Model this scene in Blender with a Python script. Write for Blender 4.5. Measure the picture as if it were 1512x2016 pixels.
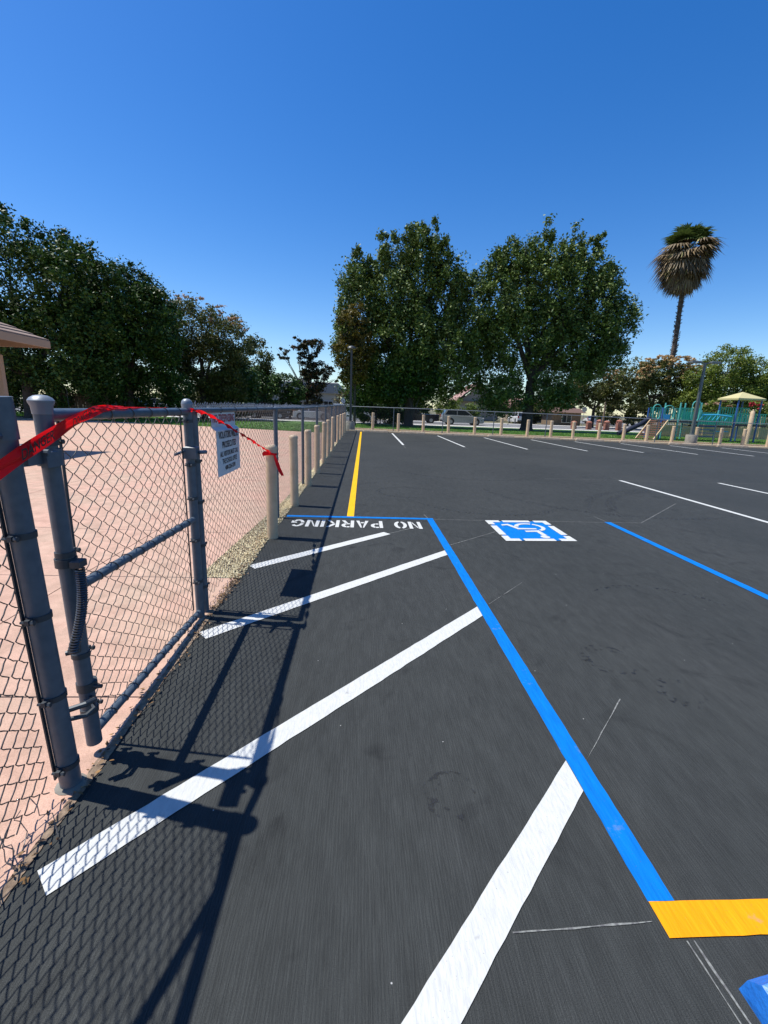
import bpy, math, random
import numpy as np
from mathutils import Vector, Matrix
R = math.radians
random.seed(7); RNG = np.random.default_rng(11)
for o in list(bpy.data.objects): bpy.data.objects.remove(o)
scn = bpy.context.scene
COL = scn.collection

# ------------------------------------------------------------------ camera
PITCH, ROLL, YAW, EYE = R(13.173), R(1.999), R(3.164), 1.6
fwd = Vector((math.sin(YAW)*math.cos(PITCH), math.cos(YAW)*math.cos(PITCH), -math.sin(PITCH)))
rgt = Vector((math.cos(YAW), -math.sin(YAW), 0)); up = rgt.cross(fwd)
cx_ = rgt*math.cos(ROLL) + up*math.sin(ROLL); cy_ = up*math.cos(ROLL) - rgt*math.sin(ROLL)
cd = bpy.data.cameras.new('camera'); cam = bpy.data.objects.new('camera', cd); COL.objects.link(cam)
m = Matrix((cx_, cy_, -fwd)).transposed().to_4x4(); m.translation = (0, 0, EYE); cam.matrix_world = m
cd.sensor_fit = 'VERTICAL'; cd.sensor_height = 36; cd.sensor_width = 27; cd.lens = 871.96/2016*36
cd.clip_start = 0.05; cd.clip_end = 4000
scn.camera = cam

# ------------------------------------------------------------------ sky and sun
SUN = Vector((-0.49, 0.078, 1.0)).normalized()
EL = math.asin(SUN.z); AZ = math.atan2(SUN.x, SUN.y)
w = bpy.data.worlds.new('World'); scn.world = w; w.use_nodes = True
nt = w.node_tree; nt.nodes.clear()
sky = nt.nodes.new('ShaderNodeTexSky'); sky.sky_type = 'NISHITA'; sky.sun_disc = False
sky.sun_elevation = EL; sky.sun_rotation = AZ; sky.altitude = 100; sky.air_density = 1.0; sky.dust_density = 0.4; sky.ozone_density = 3.0
hsv = nt.nodes.new('ShaderNodeHueSaturation'); hsv.inputs['Saturation'].default_value = 1.38; hsv.inputs['Hue'].default_value = 0.509
bg = nt.nodes.new('ShaderNodeBackground'); bg.inputs[1].default_value = 0.13
out = nt.nodes.new('ShaderNodeOutputWorld')
nt.links.new(sky.outputs[0], hsv.inputs['Color']); nt.links.new(hsv.outputs[0], bg.inputs[0]); nt.links.new(bg.outputs[0], out.inputs[0])
sl = bpy.data.lights.new('sun', 'SUN'); sl.energy = 5.0; sl.angle = R(0.53); sl.color = (1.0, 0.955, 0.88)
so = bpy.data.objects.new('sun', sl); COL.objects.link(so); so.rotation_euler = (-SUN).to_track_quat('-Z', 'Y').to_euler(); so.location = (-20, 0, 40)
vs = scn.view_settings; vs.view_transform = 'Standard'; vs.look = 'None'; vs.exposure = 0.36; vs.gamma = 1.0; vs.use_curve_mapping = False
scn.cycles.max_bounces = 6; scn.cycles.transparent_max_bounces = 8

# ------------------------------------------------------------------ materials
MATS = {}
def mat(name, col, rough=0.7, metal=0.0, col2=None, scale=6.0, amt=1.0, bump=0.0, bscale=60.0, stretch=None, spec=0.5, detail=4.0):
    if name in MATS: return MATS[name]
    M = bpy.data.materials.new(name); M.use_nodes = True; MATS[name] = M
    t = M.node_tree; b = t.nodes['Principled BSDF']
    b.inputs['Base Color'].default_value = (*col, 1); b.inputs['Roughness'].default_value = rough; b.inputs['Metallic'].default_value = metal
    b.inputs['Specular IOR Level'].default_value = spec
    tc = t.nodes.new('ShaderNodeNewGeometry'); vec = tc.outputs['Position']
    if stretch:
        mp = t.nodes.new('ShaderNodeMapping'); mp.inputs['Scale'].default_value = stretch; t.links.new(vec, mp.inputs[0]); vec = mp.outputs[0]
    if col2:
        n = t.nodes.new('ShaderNodeTexNoise'); n.inputs['Scale'].default_value = scale; n.inputs['Detail'].default_value = detail; t.links.new(vec, n.inputs['Vector'])
        r = t.nodes.new('ShaderNodeValToRGB'); r.color_ramp.elements[0].position = 0.5-0.2*amt; r.color_ramp.elements[1].position = 0.5+0.2*amt
        r.color_ramp.elements[0].color = (*col, 1); r.color_ramp.elements[1].color = (*col2, 1)
        t.links.new(n.outputs[0], r.inputs[0]); t.links.new(r.outputs[0], b.inputs['Base Color'])
    if bump:
        n2 = t.nodes.new('ShaderNodeTexNoise'); n2.inputs['Scale'].default_value = bscale; n2.inputs['Detail'].default_value = 3; t.links.new(vec, n2.inputs['Vector'])
        bp = t.nodes.new('ShaderNodeBump'); bp.inputs['Strength'].default_value = bump; bp.inputs['Distance'].default_value = 0.01
        t.links.new(n2.outputs[0], bp.inputs['Height']); t.links.new(bp.outputs[0], b.inputs['Normal'])
    return M

def asphalt_mat():
    M = bpy.data.materials.new('sealed_asphalt'); M.use_nodes = True
    t = M.node_tree; b = t.nodes['Principled BSDF']; L = t.links.new; N = t.nodes.new
    geo = N('ShaderNodeNewGeometry')
    def noise(scale, st, detail=3, rough=0.6):
        mp = N('ShaderNodeMapping'); mp.inputs['Scale'].default_value = st; L(geo.outputs['Position'], mp.inputs[0])
        n = N('ShaderNodeTexNoise'); n.inputs['Scale'].default_value = scale; n.inputs['Detail'].default_value = detail; n.inputs['Roughness'].default_value = rough
        L(mp.outputs[0], n.inputs['Vector']); return n.outputs[0]
    def ramp(src, p0, p1, c0, c1):
        r = N('ShaderNodeValToRGB'); r.color_ramp.elements[0].position = p0; r.color_ramp.elements[1].position = p1
        r.color_ramp.elements[0].color = (*c0, 1); r.color_ramp.elements[1].color = (*c1, 1); L(src, r.inputs[0]); return r.outputs[0]
    def mul(a, b2, fac=1.0):
        mx = N('ShaderNodeMixRGB'); mx.blend_type = 'MULTIPLY'; mx.inputs[0].default_value = fac; L(a, mx.inputs[1]); L(b2, mx.inputs[2]); return mx.outputs[0]
    big = ramp(noise(0.5, (1, .6, 1), 4), .35, .65, (.036, .0395, .0385), (.044, .0475, .046))
    streak = noise(190, (1, .03, 1), 3, .85)
    st = ramp(streak, .30, .72, (.78, .78, .78), (1.2, 1.2, 1.2))
    wv = N('ShaderNodeTexWave'); wv.wave_type = 'BANDS'; wv.bands_direction = 'X'; wv.inputs['Scale'].default_value = 28; wv.inputs['Distortion'].default_value = 9; wv.inputs['Detail'].default_value = 4; wv.inputs['Detail Scale'].default_value = 2.5; wv.inputs['Detail Roughness'].default_value = .75
    mpw = N('ShaderNodeMapping'); mpw.inputs['Scale'].default_value = (1, .06, 1); L(geo.outputs['Position'], mpw.inputs[0]); L(mpw.outputs[0], wv.inputs['Vector'])
    wr_ = ramp(wv.outputs['Fac'], .05, .95, (.80, .80, .80), (1.16, 1.16, 1.16))
    streak2 = ramp(noise(14, (1, .3, 1), 5), .35, .65, (.88, .88, .88), (1.1, 1.1, 1.1))
    grain = noise(420, (1, 1, 1), 2)
    gr = ramp(grain, .3, .72, (.45, .45, .45), (1.5, 1.5, 1.5))
    scuffv = N('ShaderNodeTexNoise'); scuffv.inputs['Scale'].default_value = 2.3; scuffv.inputs['Detail'].default_value = 7; scuffv.inputs['Distortion'].default_value = 1.6; L(geo.outputs['Position'], scuffv.inputs['Vector'])
    sc = ramp(scuffv.outputs[0], .60, .74, (1, 1, 1), (.66, .66, .67))
    col = mul(mul(mul(mul(mul(big, st), streak2), gr), sc), wr_, .45)
    # dust flecks of white paint
    vo = N('ShaderNodeTexVoronoi'); vo.voronoi_dimensions = '2D'; vo.inputs['Scale'].default_value = 1.25; L(geo.outputs['Position'], vo.inputs['Vector'])
    fl = N('ShaderNodeMath'); fl.operation = 'LESS_THAN'; fl.inputs[1].default_value = 0.0032; L(vo.outputs['Distance'], fl.inputs[0])
    mx = N('ShaderNodeMixRGB'); L(fl.outputs[0], mx.inputs[0]); L(col, mx.inputs[1]); mx.inputs[2].default_value = (.45, .45, .43, 1)
    L(mx.outputs[0], b.inputs['Base Color'])
    b.inputs['Roughness'].default_value = 0.75; b.inputs['Specular IOR Level'].default_value = 0.15
    ad = N('ShaderNodeMath'); ad.operation = 'ADD'; L(wv.outputs['Fac'], ad.inputs[0]); L(grain, ad.inputs[1])
    bp = N('ShaderNodeBump'); bp.inputs['Strength'].default_value = .35; bp.inputs['Distance'].default_value = .004; L(ad.outputs[0], bp.inputs['Height']); L(bp.outputs[0], b.inputs['Normal'])
    return M

def leaf_mat(name, ca, cb, cc=None, ccfrac=0.0, trans=0.28):
    if name in MATS: return MATS[name]
    M = bpy.data.materials.new(name); M.use_nodes = True; MATS[name] = M
    t = M.node_tree; N = t.nodes.new; L = t.links.new
    b = t.nodes['Principled BSDF']; o = t.nodes['Material Output']
    g = N('ShaderNodeNewGeometry')
    r = N('ShaderNodeValToRGB'); e = r.color_ramp.elements
    e[0].position = 0; e[0].color = (*ca, 1); e[1].position = 1-ccfrac; e[1].color = (*cb, 1)
    if cc:
        x = e.new(min(1, 1-ccfrac+.02)); x.color = (*cc, 1)
    L(g.outputs['Random Per Island'], r.inputs[0])
    n = N('ShaderNodeTexNoise'); n.inputs['Scale'].default_value = .55; n.inputs['Detail'].default_value = 2; L(g.outputs['Position'], n.inputs['Vector'])
    rr = N('ShaderNodeValToRGB'); rr.color_ramp.elements[0].position = .35; rr.color_ramp.elements[1].position = .65
    rr.color_ramp.elements[0].color = (.75, .78, .75, 1); rr.color_ramp.elements[1].color = (1.2, 1.15, 1.0, 1); L(n.outputs[0], rr.inputs[0])
    mx = N('ShaderNodeMixRGB'); mx.blend_type = 'MULTIPLY'; mx.inputs[0].default_value = 1; L(r.outputs[0], mx.inputs[1]); L(rr.outputs[0], mx.inputs[2])
    L(mx.outputs[0], b.inputs['Base Color']); b.inputs['Roughness'].default_value = .55; b.inputs['Specular IOR Level'].default_value = .35
    tr = N('ShaderNodeBsdfTranslucent'); L(mx.outputs[0], tr.inputs['Color'])
    ms = N('ShaderNodeMixShader'); ms.inputs[0].default_value = trans; L(b.outputs[0], ms.inputs[1]); L(tr.outputs[0], ms.inputs[2]); L(ms.outputs[0], o.inputs['Surface'])
    return M

M_ASPH = asphalt_mat()
M_WHITE = mat('white_paint', (.445, .455, .435), .7, col2=(.545, .555, .53), scale=70, amt=1.3, stretch=(1, .3, 1), bump=.3, bscale=90, spec=.2, detail=8)
M_BLUE = mat('blue_paint', (.0005, .125, .43), .6, spec=.15, col2=(.0005, .165, .52), scale=60, stretch=(1, .12, 1), bump=.25, bscale=90)
M_YELL = mat('yellow_paint', (.66, .26, .001), .6, spec=.2, col2=(.76, .32, .002), scale=60, stretch=(1, .12, 1), bump=.3, bscale=90)
M_YELL2 = mat('lemon_paint', (.66, .37, .003), .6, spec=.2, col2=(.72, .43, .006), scale=40, stretch=(1, .08, 1), bump=.2, bscale=90)
for M in (M_WHITE, M_BLUE, M_YELL, M_YELL2):
    t = M.node_tree; b = t.nodes['Principled BSDF']; src = b.inputs['Base Color'].links[0].from_socket
    g_ = t.nodes.new('ShaderNodeNewGeometry')
    def wear(scale, p0, p1, src, c, det=3):
        n_ = t.nodes.new('ShaderNodeTexNoise'); n_.inputs['Scale'].default_value = scale; n_.inputs['Detail'].default_value = det; n_.inputs['Roughness'].default_value = .7; t.links.new(g_.outputs['Position'], n_.inputs['Vector'])
        r_ = t.nodes.new('ShaderNodeValToRGB'); r_.color_ramp.elements[0].position = p0; r_.color_ramp.elements[1].position = p1; t.links.new(n_.outputs[0], r_.inputs[0])
        x_ = t.nodes.new('ShaderNodeMixRGB'); t.links.new(r_.outputs[0], x_.inputs[0]); t.links.new(src, x_.inputs[1]); x_.inputs[2].default_value = c; return x_.outputs[0]
    o1 = wear(170, .66, .76, src, (.07, .07, .07, 1)); o2 = wear(7, .62, .80, o1, (.20, .20, .20, 1), 8); t.links.new(o2, b.inputs['Base Color'])
M_CHALK = mat('chalk', (.22, .23, .21), .9, col2=(.10, .10, .10), scale=60, amt=.6)
def pink_mat():
    M = bpy.data.materials.new('pink_concrete'); M.use_nodes = True
    t = M.node_tree; b = t.nodes['Principled BSDF']; L = t.links.new; N = t.nodes.new; geo = N('ShaderNodeNewGeometry')
    def nz(scale, d, p0, p1, c0, c1, dist=0.0):
        n = N('ShaderNodeTexNoise'); n.inputs['Scale'].default_value = scale; n.inputs['Detail'].default_value = d; n.inputs['Distortion'].default_value = dist; n.inputs['Roughness'].default_value = .65; L(geo.outputs['Position'], n.inputs['Vector'])
        r = N('ShaderNodeValToRGB'); r.color_ramp.elements[0].position = p0; r.color_ramp.elements[1].position = p1; r.color_ramp.elements[0].color = (*c0, 1); r.color_ramp.elements[1].color = (*c1, 1); L(n.outputs[0], r.inputs[0]); return n.outputs[0], r.outputs[0]
    def mul(a, c):
        m_ = N('ShaderNodeMixRGB'); m_.blend_type = 'MULTIPLY'; m_.inputs[0].default_value = 1; L(a, m_.inputs[1]); L(c, m_.inputs[2]); return m_.outputs[0]
    _, c0 = nz(.9, 6, .33, .68, (.54, .335, .255), (.46, .335, .25), .6)
    _, c1 = nz(5, 7, .35, .7, (.78, .77, .75), (1.12, 1.11, 1.10), .4)
    g, c2 = nz(210, 3, .3, .7, (.80, .79, .78), (1.18, 1.18, 1.18))
    _, c3 = nz(38, 2, .70, .78, (1, 1, 1), (.62, .60, .56))
    L(mul(mul(mul(c0, c1), c2), c3), b.inputs['Base Color']); b.inputs['Roughness'].default_value = .85; b.inputs['Specular IOR Level'].default_value = .25
    bp = N('ShaderNodeBump'); bp.inputs['Strength'].default_value = .55; bp.inputs['Distance'].default_value = .004; L(g, bp.inputs['Height']); L(bp.outputs[0], b.inputs['Normal'])
    return M
M_PINK = pink_mat()
M_BASE = mat('joint_dirt', (.12, .09, .07), .95)
M_POST = mat('grey_painted_steel', (.066, .090, .115), .42, .05, col2=(.094, .122, .15), scale=26, detail=8, bump=.06, bscale=120)
M_CAP = mat('zinc_cap', (.20, .23, .26), .45, .3)
M_WIRE = mat('galvanised_wire', (.09, .085, .085), .5, .3)
M_BAND = mat('dark_steel', (.05, .06, .07), .5, .4)
M_SPRING = mat('black_spring', (.10, .10, .105), .35, .7)
M_TAPE = leaf_mat('red_tape', (.72, .006, .012), (.72, .006, .012), None, 0, .45)
M_INK = mat('black_ink', (.012, .010, .012), .5)
M_REDINK = mat('red_ink', (.42, .03, .04), .55)
M_SIGN = mat('sign_white', (.66, .68, .68), .4, col2=(.60, .62, .63), scale=8)
M_BOLL = mat('tan_sleeve', (.47, .345, .215), .55, col2=(.60, .455, .295), scale=7, detail=8, bump=.06, bscale=50)
M_KERB = mat('tan_concrete', (.60, .48, .30), .9, col2=(.68, .57, .39), scale=5, bump=.4, bscale=60)
M_STOP = mat('wheel_stop_concrete', (.34, .25, .17), .9, col2=(.45, .36, .26), scale=6, bump=.4, bscale=60)
M_CONC = mat('grey_concrete', (.17, .155, .13), .9, col2=(.27, .25, .21), scale=6, bump=.4, bscale=60)
M_DIRT = mat('brown_mulch', (.30, .21, .13), .95, col2=(.46, .36, .24), scale=14, bump=.6, bscale=40)
M_STONE = leaf_mat('gravel_stone', (.36, .29, .17), (.62, .55, .38), (.22, .15, .09), .10, 0.0)
M_GRASS = mat('lawn_base', (.05, .13, .014), .95, col2=(.08, .18, .025), scale=3, bump=.6, bscale=80)
M_BLADE = leaf_mat('grass_blade', (.07, .18, .018), (.12, .26, .035), (.35, .32, .14), .06, .35)
M_STREET = mat('street_concrete', (.15, .15, .15), .9, col2=(.20, .20, .195), scale=1.5)
M_WALK = mat('pavement_concrete', (.52, .50, .46), .9, col2=(.60, .58, .54), scale=2)
M_EARTH = mat('dry_earth', (.10, .10, .05), .95, col2=(.16, .14, .08), scale=.3)
M_BARK = mat('bark', (.035, .028, .022), .95, col2=(.07, .058, .046), scale=7, bump=.8, bscale=20)
M_POLE = mat('bronze_pole', (.055, .06, .06), .45, .4)
M_POLE2 = mat('green_grey_pole', (.13, .15, .15), .45, .4)
M_WOOD = mat('weathered_wood', (.16, .11, .07), .9, col2=(.24, .18, .12), scale=5, stretch=(1, 1, .2))
M_BLUEWS = mat('blue_wheel_stop', (.012, .14, .52), .45, col2=(.02, .19, .62), scale=9, bump=.5, bscale=45)

# ------------------------------------------------------------------ mesh helpers
class MB:
    def __init__(s): s.v = []; s.f = []
    def add(s, vs_, fs_):
        n = len(s.v); s.v.extend([tuple(p) for p in vs_]); s.f.extend([tuple(i+n for i in f) for f in fs_]); return s
    def box(s, c, d, rz=0.0, bevel=0.0, M=None):
        hx, hy, hz = d[0]/2, d[1]/2, d[2]/2
        if bevel > 0:
            b = bevel; pts = []
            for z, k in ((-hz, 0), (hz-b, 0), (hz, b)):
                pts += [(-hx+k, -hy+k, z), (hx-k, -hy+k, z), (hx-k, hy-k, z), (-hx+k, hy-k, z)]
            fs_ = [(3, 2, 1, 0), (8, 9, 10, 11)] + [(a+l, (a+1) % 4+l, (a+1) % 4+l+4, a+l+4) for l in (0, 4) for a in range(4)]
        else:
            pts = [(x, y, z) for z in (-hz, hz) for x, y in ((-hx, -hy), (hx, -hy), (hx, hy), (-hx, hy))]
            fs_ = [(3, 2, 1, 0), (4, 5, 6, 7)] + [(a, (a+1) % 4, (a+1) % 4+4, a+4) for a in range(4)]
        ca, sa = math.cos(rz), math.sin(rz)
        q = [(x*ca-y*sa+c[0], x*sa+y*ca+c[1], z+c[2]) for x, y, z in pts]
        if M: q = [tuple(M @ Vector(p)) for p in q]
        return s.add(q, fs_)
    def bar(s, a, b, w_, h):   # rectangular bar between two points
        a, b = Vector(a), Vector(b); d = b-a; L = d.length; d.normalize()
        sd = d.cross(Vector((0, 0, 1)));
        if sd.length < 1e-4: sd = Vector((1, 0, 0))
        sd.normalize(); u = sd.cross(d)
        p = []
        for q in (a, b):
            for x, y in ((-1, -1), (1, -1), (1, 1), (-1, 1)): p.append(q+sd*x*w_/2+u*y*h/2)
        return s.add(p, [(3, 2, 1, 0), (4, 5, 6, 7)] + [(i, (i+1) % 4, (i+1) % 4+4, i+4) for i in range(4)])
    def tube(s, pts, r, n=10, cap=True, close=False):
        pts = [Vector(p) for p in pts]; k = len(pts); rs = r if isinstance(r, (list, tuple)) else [r]*k
        base = len(s.v); prev = None
        for i, p in enumerate(pts):
            a = pts[i-1] if (i > 0 or close) else p; c = pts[(i+1) % k] if (i < k-1 or close) else p
            d = (c-a).normalized()
            if prev is None:
                ref = Vector((0, 0, 1)) if abs(d.z) < .95 else Vector((1, 0, 0)); u = ref.cross(d).normalized()
            else:
                u = (prev - d*prev.dot(d)); u = u.normalized() if u.length > 1e-6 else prev
            prev = u; w2 = d.cross(u)
            for j in range(n):
                t = 2*math.pi*j/n; s.v.append(tuple(p + (u*math.cos(t)+w2*math.sin(t))*rs[i]))
        for i in range(k-1 if not close else k):
            i2 = (i+1) % k
            for j in range(n):
                s.f.append((base+i*n+j, base+i*n+(j+1) % n, base+i2*n+(j+1) % n, base+i2*n+j))
        if cap and not close:
            s.f.append(tuple(base+j for j in reversed(range(n)))); s.f.append(tuple(base+(k-1)*n+j for j in range(n)))
        return s
    def lathe(s, prof, c, n=16):    # prof = [(r, z)...]
        base = len(s.v)
        for r, z in prof:
            for j in range(n):
                t = 2*math.pi*j/n; s.v.append((c[0]+r*math.cos(t), c[1]+r*math.sin(t), c[2]+z))
        for i in range(len(prof)-1):
            for j in range(n): s.f.append((base+i*n+j, base+i*n+(j+1) % n, base+(i+1)*n+(j+1) % n, base+(i+1)*n+j))
        s.f.append(tuple(base+j for j in reversed(range(n)))); s.f.append(tuple(base+(len(prof)-1)*n+j for j in range(n)))
        return s
    def prism(s, poly, z0, z1):
        n = len(poly); return s.add([(x, y, z0) for x, y in poly]+[(x, y, z1) for x, y in poly], [tuple(reversed(range(n))), tuple(range(n, 2*n))]+[(i, (i+1) % n, (i+1) % n+n, i+n) for i in range(n)])
    def sheet(s, poly, z): return s.add([(x, y, z) for x, y in poly], [tuple(range(len(poly)))])
    def build(s, name, mt, parent=None, smooth=False, auto=None):
        me = bpy.data.meshes.new(name)
        off = Vector((0, 0, 0))
        if parent is not None and parent.get('_world', 0): off = world_loc(parent)
        vv = [(x-off.x, y-off.y, z-off.z) for x, y, z in s.v]
        me.from_pydata(vv, [], s.f); me.materials.append(mt)
        if smooth:
            me.polygons.foreach_set('use_smooth', [True]*len(me.polygons))
            try: me.set_sharp_from_angle(angle=R(38))
            except Exception: pass
        me.update()
        o = bpy.data.objects.new(name, me); COL.objects.link(o)
        if parent is not None: o.parent = parent; o['_world'] = parent.get('_world', 0)
        return o
def world_loc(o):
    v = Vector((0, 0, 0))
    while o is not None: v += o.location; o = o.parent
    return v
def tag(o, label=None, cat=None, group=None, kind=None):
    if label: o['label'] = label
    if cat: o['category'] = cat
    if group: o['group'] = group
    if kind: o['kind'] = kind
    return o
def thing(name, loc, label, cat, group=None, rz=0.0, world=True):
    o = bpy.data.objects.new(name, None); COL.objects.link(o); o.location = loc; o.rotation_euler = (0, 0, rz); o.empty_display_size = .2
    o['_world'] = 1 if world else 0
    return tag(o, label, cat, group)
def struct(name, mb, mt, smooth=False): return tag(mb.build(name, mt, None, smooth), kind='structure')
def np_obj(name, V, F, mt, parent=None, smooth=False, kind=None):
    """fast mesh from arrays; V (n,3) in world space, F (m,k) index array"""
    V = np.asarray(V, dtype=np.float32); F = np.asarray(F, dtype=np.int32); m_, k = F.shape
    if parent is not None and parent.get('_world', 0): V = V - np.array(world_loc(parent), dtype=np.float32)
    me = bpy.data.meshes.new(name); me.vertices.add(len(V)); me.loops.add(m_*k); me.polygons.add(m_)
    me.vertices.foreach_set('co', V.ravel()); me.loops.foreach_set('vertex_index', F.ravel())
    me.polygons.foreach_set('loop_start', np.arange(0, m_*k, k, dtype=np.int32)); me.polygons.foreach_set('loop_total', np.full(m_, k, dtype=np.int32))
    if smooth: me.polygons.foreach_set('use_smooth', np.ones(m_, dtype=bool))
    me.update(calc_edges=True); me.materials.append(mt)
    o = bpy.data.objects.new(name, me); COL.objects.link(o)
    if parent is not None: o.parent = parent
    if kind: o['kind'] = kind
    return o

# ================================================================== THE SETTING
FA, FB = 32.3, -0.205                      # far bollard row: y = FA + FB*x
fy = lambda x, off=0.0: FA + FB*x + off
struct('ground', MB().sheet([(-1500, -300), (1500, -300), (1500, 3000), (-1500, 3000)], -.09), M_EARTH)
X0 = -1.13
lot = struct('parking_lot', MB().prism([(X0, -4), (60, -4), (60, fy(60, -1.05)), (X0, fy(X0, -1.05))], -.08, 0.0), M_ASPH)
lot['_world'] = 1
# pink slab with jointed panels
slab_e = lambda y: -1.15 if y <= 3.945 else float(np.interp(y, [3.95, 4.2, 7.5, 14.4, 30], [-1.50, -1.49, -1.31, -1.19, -1.17]))
slab_f = lambda x: 27.4 - .36*(x+1.2)
slab = struct('concrete_yard', MB().prism([(-1.16, -4), (-1.16, 3.93), (-1.5, 3.96), (-1.2, 27), (-45, 42), (-45, -4)], -.08, -.012), M_BASE); slab['_world'] = 1
ys = [-4, -1.6, .45, 2.2, 3.95, 5.45, 7.4, 9.4, 11.8, 14.4, 17.2, 20.4, 24.0]
xs = [-2.55, -5.55, -8.6, -12, -16, -21, -27, -34, -42]
rowcut = lambda i, x: slab_f(x) if i == len(ys) else ys[i] - (0.035*(x+1.5) if 5 <= i <= 8 else 0)
for i in range(len(ys)):
    if ys[i] == 3.35: pass
    for j in range(len(xs)+0):
        xr = None if j == 0 else xs[j-1]; xl = xs[j]; g_ = .005
        y0r = rowcut(i, xs[j-1] if j else -1.3); y0l = rowcut(i, xl); y1r = rowcut(i+1, xs[j-1] if j else -1.3); y1l = rowcut(i+1, xl)
        if i in (3,) : pass
        a = (slab_e(ys[i]+.02) if j == 0 else xr-g_); b_ = (slab_e((ys[i+1] if i+1 < len(ys) else 27)-.02) if j == 0 else xr-g_)
        poly = [(a, y0r+g_), (b_, y1r-g_), (xl+g_, y1l-g_), (xl+g_, y0l+g_)]
        MB().prism(poly[::-1], -.02, .008).build('concrete_panel', M_PINK, slab)
# gravel strip between the yard and the asphalt
struct('gravel_bed', MB().sheet([(-1.52, 3.95), (-1.125, 3.95), (-1.125, 31), (-1.2, 31), (-1.2, 14), (-1.32, 7.4), (-1.52, 4.2)], -.006), M_DIRT)
n = 15000
gy = 3.96 + (RNG.random(n)**1.7)*22; gx0 = np.array([slab_e(y) for y in gy]); gx1 = np.full(n, X0+.03)
gxx = gx0 + (gx1-gx0)*RNG.random(n); sz = RNG.uniform(.006, .015, n)*np.where(gy > 9, 1.6, 1.0)
octa = np.array([(1, 0, 0), (0, 1, 0), (-1, 0, 0), (0, -1, 0), (0, 0, .75), (0, 0, -.75)], dtype=np.float32)
of = np.array([(0, 1, 4), (1, 2, 4), (2, 3, 4), (3, 0, 4), (1, 0, 5), (2, 1, 5), (3, 2, 5), (0, 3, 5)])
ang = RNG.random(n)*6.28; sc3 = RNG.uniform(.6, 1.3, (n, 1, 3))
P = octa[None]*sc3*sz[:, None, None]*RNG.uniform(.8, 1.2, (n, 6, 1)); c_, s_ = np.cos(ang)[:, None], np.sin(ang)[:, None]
P = np.stack([P[..., 0]*c_-P[..., 1]*s_, P[..., 0]*s_+P[..., 1]*c_, P[..., 2]], -1) + np.stack([gxx, gy, sz*.35 + .002], -1)[:, None]
tag(np_obj('gravel', P.reshape(-1, 3), (of[None]+np.arange(n)[:, None, None]*6).reshape(-1, 3), M_STONE, kind='stuff'), 'tan gravel and dry litter filling the strip under the fence', 'gravel')
n = 420; ly = np.concatenate([RNG.uniform(.6, 5.5, 240), RNG.normal(3.75, .25, 180)]); lxx = X0 + RNG.normal(-.01, .03, n); la = RNG.random(n)*6.28; ls = RNG.uniform(.006, .017, n)
LV = np.stack([np.stack([lxx+np.cos(la+k*1.5708)*ls*(1 if k % 2 else .5), ly+np.sin(la+k*1.5708)*ls*(1 if k % 2 else .5), .012+RNG.uniform(0, .010, n)], -1) for k in range(4)], 1)
tag(np_obj('leaf_litter', LV.reshape(-1, 3), np.arange(n*4).reshape(-1, 4), leaf_mat('dry_leaf', (.10, .055, .025), (.30, .17, .07), (.05, .03, .02), .25, .1), kind='stuff'), 'dry brown leaf litter along the edge of the concrete', 'leaf litter')
vv = []; k = 520
for i in range(k+1):
    y = -1+i*4.93/k; q = .5+.5*math.sin(y*9+2*math.sin(y*3.1)); vv += [(X0-.022-random.random()*.006-.007*q, y, .0095), (X0+.0005+random.random()*.004+.006*q, y, .004)]
MB().add(vv, [(2*i, 2*i+1, 2*i+3, 2*i+2) for i in range(k)]).build('dirt_edge', mat('edge_dirt', (.13, .09, .06), .95, col2=(.30, .22, .15), scale=30, bump=.6, bscale=90), slab)
# lawns, kerbs, street
struct('lawn', MB().sheet([(-60, 50), (-60, slab_f(-60)), (-1.2, slab_f(-1.2)), (-1.2, fy(-1.2, 1)), (60, fy(60, 1)), (60, 50)], .0), M_GRASS)
struct('planting_strip', MB().sheet([(-1.1, fy(-1.1, -1.2)), (60, fy(60, -1.2)), (60, fy(60, 1.2)), (-1.1, fy(-1.1, 1.2))], .012), M_DIRT)
def kerb(name, off, wd, h, m_, x0=-.9, x1=46, step=2.4):
    k = struct(name, MB().prism([(x0, fy(x0, off+.02)), (x1, fy(x1, off+.02)), (x1, fy(x1, off+wd-.02)), (x0, fy(x0, off+wd-.02))], -.02, h-.02), m_); k['_world'] = 1
    x = x0
    while x < x1:
        b = x+step-.008
        MB().prism([(x, fy(x, off)), (b, fy(b, off)), (b, fy(b, off+wd)), (x, fy(x, off+wd))], -.02, h+random.uniform(-.006, .006)).build('kerb_stone', m_, k); x += step
kerb('front_kerb', -1.15, .17, .085, M_KERB)
kerb('back_kerb', .95, .2, .12, M_KERB)
struct('pavement', MB().prism([(-120, 47), (160, 47), (160, 49.3), (-120, 49.3)], -.05, .02), M_WALK)
struct('road', MB().prism([(-120, 49.6), (160, 49.6), (160, 62), (-120, 62)], -.08, .0), M_STREET)
struct('far_pavement', MB().prism([(-120, 62.2), (160, 62.2), (160, 65), (-120, 65)], -.05, .03), M_WALK)
struct('side_street', MB().prism([(40, 65.2), (62, 65.2), (90, 130), (52, 130)], -.08, .01), M_STREET)
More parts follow.
